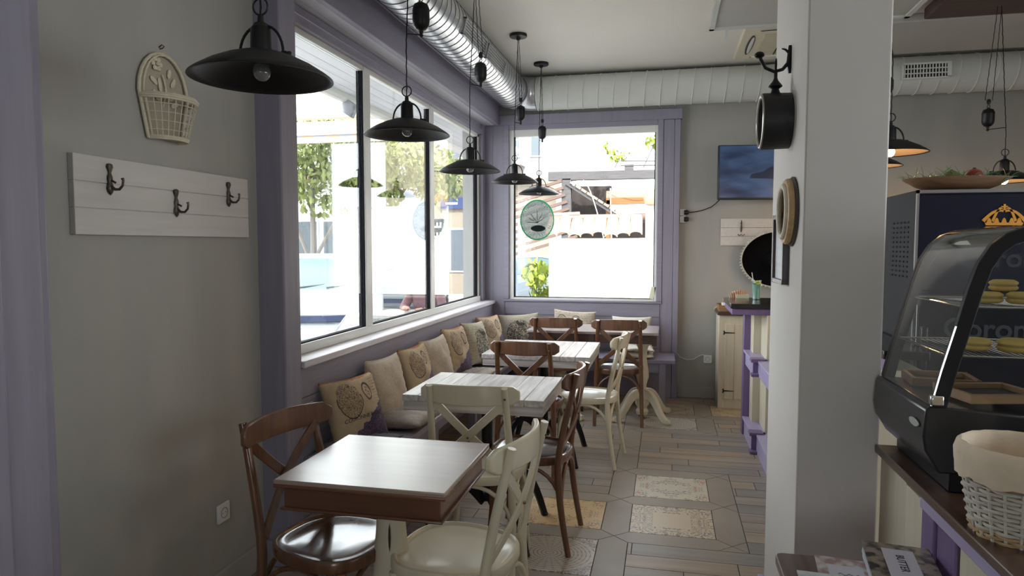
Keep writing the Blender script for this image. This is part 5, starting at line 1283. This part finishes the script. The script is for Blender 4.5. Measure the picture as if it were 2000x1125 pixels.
def stripe_mat():
    m = bpy.data.materials.new('striped_canvas'); m.use_nodes = True; nt = m.node_tree; N = nt.nodes; L = nt.links; b = N['Principled BSDF']
    tc = N.new('ShaderNodeTexCoord'); sp = N.new('ShaderNodeSeparateXYZ'); L.new(tc.outputs['Object'], sp.inputs[0]); a = N.new('ShaderNodeMath'); a.operation = 'MULTIPLY'; a.inputs[1].default_value = 1.9; L.new(sp.outputs[0], a.inputs[0])
    f = N.new('ShaderNodeMath'); f.operation = 'FRACT'; L.new(a.outputs[0], f.inputs[0]); g_ = N.new('ShaderNodeMath'); g_.operation = 'GREATER_THAN'; g_.inputs[1].default_value = .5; L.new(f.outputs[0], g_.inputs[0])
    mx = N.new('ShaderNodeMix'); mx.data_type = 'RGBA'; mx.inputs[6].default_value = (.24, .24, .27, 1); mx.inputs[7].default_value = (.32, .235, .16, 1); L.new(g_.outputs[0], mx.inputs[0]); L.new(mx.outputs[2], b.inputs['Base Color']); b.inputs['Roughness'].default_value = .9
    return m
stc = stripe_mat()
m = MB(); m.box((-2.4, 0, .42), (2.6, .03, .82)); m.build('valance', stc, aw)
m = MB(); M0 = Matrix.Translation((0, .02, .85)) @ Matrix.Rotation(R(28), 4, 'X'); m.box((-2.4, 0, 0), (2.6, 2.4, .03), M0); m.build('canvas', mat('cream_canvas', (.34, .29, .21), .9), aw)
m = MB(); m.tube([(-2.4, -.02, .95), (2.6, -.02, .95)], .04, 6); m.tube([(-2.4, -.02, .58), (2.6, -.02, .58)], .02, 6)
for x in (-2.2, -.9, .4, 1.7): m.tube([(x, -.02, .9), (x, .9, 1.9)], .03, 6); m.tube([(x, -.02, .95), (x+1.2, .5, 1.9)], .025, 6); m.tube([(x+1.2, -.02, .95), (x, .5, 1.9)], .025, 6)
for x in (-2.4, 2.55): m.tube([(x, 0, -3.3), (x, 0, .95)], .04, 8)
m.build('steel_frame', wst2, aw)
# terrace tables and a seated person
def terrace_table(x, y, label, w=.8, d=.7):
    t = thing('terrace_table', label, 'table', (x, y, -.05)); m = MB(); m.box((-w/2, -d/2, .76), (w/2, d/2, .80)); m.build('tabletop', mat('terrace_white_wood', (.30, .29, .275), .5, var=.05, scale=8), t, .005)
    m = MB(); m.tube([(0, 0, .03), (0, 0, .76)], .035, 10); m.build('pedestal', iron, t)
    m = MB(); m.box((-.25, -.03, .0), (.25, .03, .03)); m.box((-.03, -.25, 0), (.03, .25, .03)); m.build('foot', iron, t, .004)
    return t
m = MB(); m.box((-4.3, 2.5, -.30), (-2.0, 9.3, -.05)); struct('ground_terrace', m, mat('terrace_deck', (.12, .12, .12), .8, var=.1, scale=3))
terrace_table(-2.75, 5.3, 'white terrace table just outside the first window pane')
terrace_table(-2.75, 7.15, 'white terrace table in front of the seated person outside')
nk = thing('folded_menu', 'white folded menu card standing on the terrace table', 'menu', (-2.62, 5.42, .75), R(35))
m = MB(); m.prism([(-.13, 0), (.13, 0), (.02, .23)], 0, .006, Matrix.Rotation(R(72), 4, 'X')); m.prism([(-.13, 0), (.13, 0), (.02, .23)], 0, .006, Matrix.Translation((0, .14, 0)) @ Matrix.Rotation(R(108), 4, 'X')); m.build('card', mat('menu_white_card', (.62, .63, .68), .6), nk)
skin = mat('skin', (.30, .16, .11), .6); shirt = mat('patterned_red_sleeve', (.16, .075, .07), .8, col2=(.08, .03, .035), scale=30); jeans = mat('blue_denim', (.02, .035, .08), .8, var=.2, scale=20)
def skinned(name, m_, verts, edges, parent, sub=2, root=0):
    me = bpy.data.meshes.new(name); me.from_pydata([v_[0] for v_ in verts], edges, []); me.materials.append(m_)
    o = bpy.data.objects.new(name, me); C.objects.link(o); o.parent = parent
    sk_ = o.modifiers.new('skin', 'SKIN'); 
    for i, v_ in enumerate(verts):
        r_ = v_[1]; me.skin_vertices[0].data[i].radius = r_ if isinstance(r_, tuple) else (r_, r_)
        me.skin_vertices[0].data[i].use_root = (i == root)
    sk_.use_smooth_shade = True
    ss = o.modifiers.new('sub', 'SUBSURF'); ss.levels = sub; ss.render_levels = sub
    return o
pe = thing('person', 'person in a red patterned top and blue jeans seated at the terrace table outside', 'person', (-2.75, 7.75, -.05), 0)
# body: facing -Y, seated (seat height .46), leaning on the table
bv = [((0, .0, .54), (.15, .12)), ((0, -.03, .72), (.14, .11)), ((0, -.08, .92), (.17, .11)), ((0, -.10, 1.04), (.10, .08)), ((0, -.12, 1.12), .055), ((0, -.14, 1.19), .07), ((0, -.15, 1.27), (.08, .095)), ((0, -.14, 1.34), (.06, .07)),
      ((.17, -.09, 1.0), .055), ((.24, -.20, .80), .045), ((.16, -.42, .82), .034), ((.12, -.48, .83), (.030, .018)),
      ((-.17, -.09, 1.0), .055), ((-.24, -.20, .80), .045), ((-.14, -.40, .82), .034), ((-.08, -.45, .83), (.030, .018)),
      ((.10, -.02, .52), .09), ((.12, -.42, .50), .065), ((.12, -.44, .10), .045), ((.12, -.55, .05), .04),
      ((-.10, -.02, .52), .09), ((-.12, -.42, .50), .065), ((-.12, -.44, .10), .045), ((-.12, -.55, .05), .04)]
be = [(0, 1), (1, 2), (2, 3), (3, 4), (4, 5), (5, 6), (6, 7), (2, 8), (8, 9), (9, 10), (10, 11), (2, 12), (12, 13), (13, 14), (14, 15), (0, 16), (16, 17), (17, 18), (18, 19), (0, 20), (20, 21), (21, 22), (22, 23)]
skinned('body', skin, bv, be, pe)
sv = [((0, .0, .56), (.165, .135)), ((0, -.03, .72), (.155, .125)), ((0, -.08, .92), (.185, .125)), ((0, -.10, 1.04), (.09, .075)), ((.17, -.09, 1.0), .068), ((.24, -.20, .80), .058), ((.18, -.36, .815), .046), ((-.17, -.09, 1.0), .068), ((-.24, -.20, .80), .058), ((-.16, -.35, .815), .046)]
skinned('shirt', shirt, sv, [(0, 1), (1, 2), (2, 3), (2, 4), (4, 5), (5, 6), (2, 7), (7, 8), (8, 9)], pe)
jv = [((0, .0, .54), (.17, .14)), ((.10, -.02, .52), .105), ((.12, -.42, .50), .08), ((.12, -.44, .12), .062), ((-.10, -.02, .52), .105), ((-.12, -.42, .50), .08), ((-.12, -.44, .12), .062)]
skinned('jeans', jeans, jv, [(0, 1), (1, 2), (2, 3), (0, 4), (4, 5), (5, 6)], pe)
m = MB(); m.ball((0, -.115, 1.31), (.088, .10, .10), 18); m.build('hair', mat('brown_hair', (.06, .035, .02), .7), pe)
for s in (-1, 1):
    hv = [((s*.10, -.47, .83), (.026, .014)), ((s*.08, -.53, .83), (.030, .013))]; he = [(0, 1)]
    for k in range(4):
        x = s*(.055+.017*k); L_ = (.045, .052, .055, .044)[k]
        hv += [((x, -.56, .832), .009), ((x-.002*s, -.56-L_*.5, .835), .0085), ((x-.004*s, -.56-L_, .826), .007)]; b0 = 2+3*k; he += [(1, b0), (b0, b0+1), (b0+1, b0+2)]
    hv += [((s*.055, -.505, .832), .010), ((s*.035, -.53, .83), .009)]; he += [(0, 14), (14, 15)]
    skinned('hand', skin, hv, he, pe, 1)
m = MB()
for s in (-1, 1): m.ball((s*.03, -.228, 1.27), (.012, .008, .007), 8); m.ball((s*.083, -.15, 1.26), (.01, .018, .03), 8)
m.ball((0, -.245, 1.245), (.012, .018, .02), 8); m.ball((0, -.228, 1.21), (.025, .01, .006), 8); m.build('face_features', mat('skin_dark', (.40, .20, .15), .5), pe)
tc_ = thing('terrace_chair', 'dark terrace chair under the person seated outside', 'chair', (-2.75, 7.80, -.05))
m = MB(); m.box((-.22, -.22, .40), (.22, .22, .43)); m.build('seat', iron, tc_, .01)
m = MB(); m.sweep(arc(lambda q: (-.22+.44*q, .22+.03*math.sin(q*PI), .78), 8), .12, .02, (0, 0, 1)); m.build('backrest', iron, tc_)
for a, b in ((-.2, -.2), (.2, -.2), (-.2, .2), (.2, .2)): m = MB(); m.tube([(a, b, 0), (a, b, .41 if b < 0 else .80)], .013, 8); m.build('leg', iron, tc_)
# plants and fence left of the garden wall
pl = thing('leafy_shrub', 'bright yellow-green shrub beside the white garden wall', 'shrub', (-2.05, 10.9, -.3))
m = MB(); leaves(m, 0, 0, 1.35, .22, .2, .22, 120, .1, 8, .09); leaves(m, .05, .2, .9, .2, .2, .4, 160, .1, 18, .08); m.build('foliage', leafm, pl); m = MB(); m.tube([(0, 0, 0), (0, .05, 1.2)], .02, 6); m.build('stem', gwood, pl)
bs = thing('bare_shrub', 'dry twiggy shrub at the lower left of the far window', 'shrub', (-2.15, 9.4, -.3))
m = MB(); rn = random.Random(2)
for k in range(60):
    a = rn.uniform(0, 6.28); p = V((rn.uniform(-.18, .18), rn.uniform(-.15, .15), rn.uniform(.0, 1.0))); d = V((math.cos(a), math.sin(a), rn.uniform(.2, 1.2))).normalized()*rn.uniform(.15, .35); m.tube([p, p+d*.5+V((0, 0, .02)), p+d], [.008, .006, .003], 4)
for x in (-.12, 0, .12): m.tube([(x*.5, 0, 0), (x, 0, 1.1)], .012, 5)
m.build('twigs', mat('dry_twig', (.20, .17, .13), .9), bs)
fn = thing('street_fence', 'low metal fence beside the white garden wall', 'fence', (-2.1, 10.2, -.3))
m = MB()
for k in range(7): m.tube([(-.5+.15*k, 0, 0), (-.5+.15*k, 0, 1.0)], .012, 6)
m.tube([(-.52, 0, .95), (.42, 0, .95)], .015, 6); m.tube([(-.52, 0, .3), (.42, 0, .3)], .015, 6); m.build('bars', iron, fn)
pt = thing('street_post', 'blue-grey street post beyond the far window', 'post', (-3.0, 13.6, -.3)); m = MB(); m.tube([(0, 0, 0), (0, 0, 2.4)], .07, 12); m.build('shaft', mat('post_blue', (.18, .24, .34), .6), pt); m = MB(); m.cbox((0, 0, .02), (.24, .24, .04)); m.build('base', iron, pt)

# repeats share a group
GROUPS = {'cross_back_chair': 'cross-back chairs around the cafe tables', 'plank_table': 'whitewashed plank tables along the bench', 'throw_pillow': 'pillows leaning along the benches', 'seat_cushion': 'flat seat cushions on the benches',
          'macaron': 'macarons in the display case', 'bauble': 'baubles on the grass tray', 'serving_tray': 'wooden trays in the display case', 'terrace_table': 'terrace tables outside', 'parked_car': 'cars parked in the street', 'wall_bench': 'lavender benches', 'wall_socket': 'white wall sockets', 'air_duct': 'spiral air ducts'}
for o in list(C.objects):
    if o.parent is None and 'label' in o:
        base = o.name.split('.')[0]
        if base in GROUPS: o['group'] = GROUPS[base]
        if base == 'pendant_lamp': o['group'] = 'lit pendant lamps on the right' if o['label'].startswith(('lit', 'farther lit')) else 'black pendant lamps along the window'
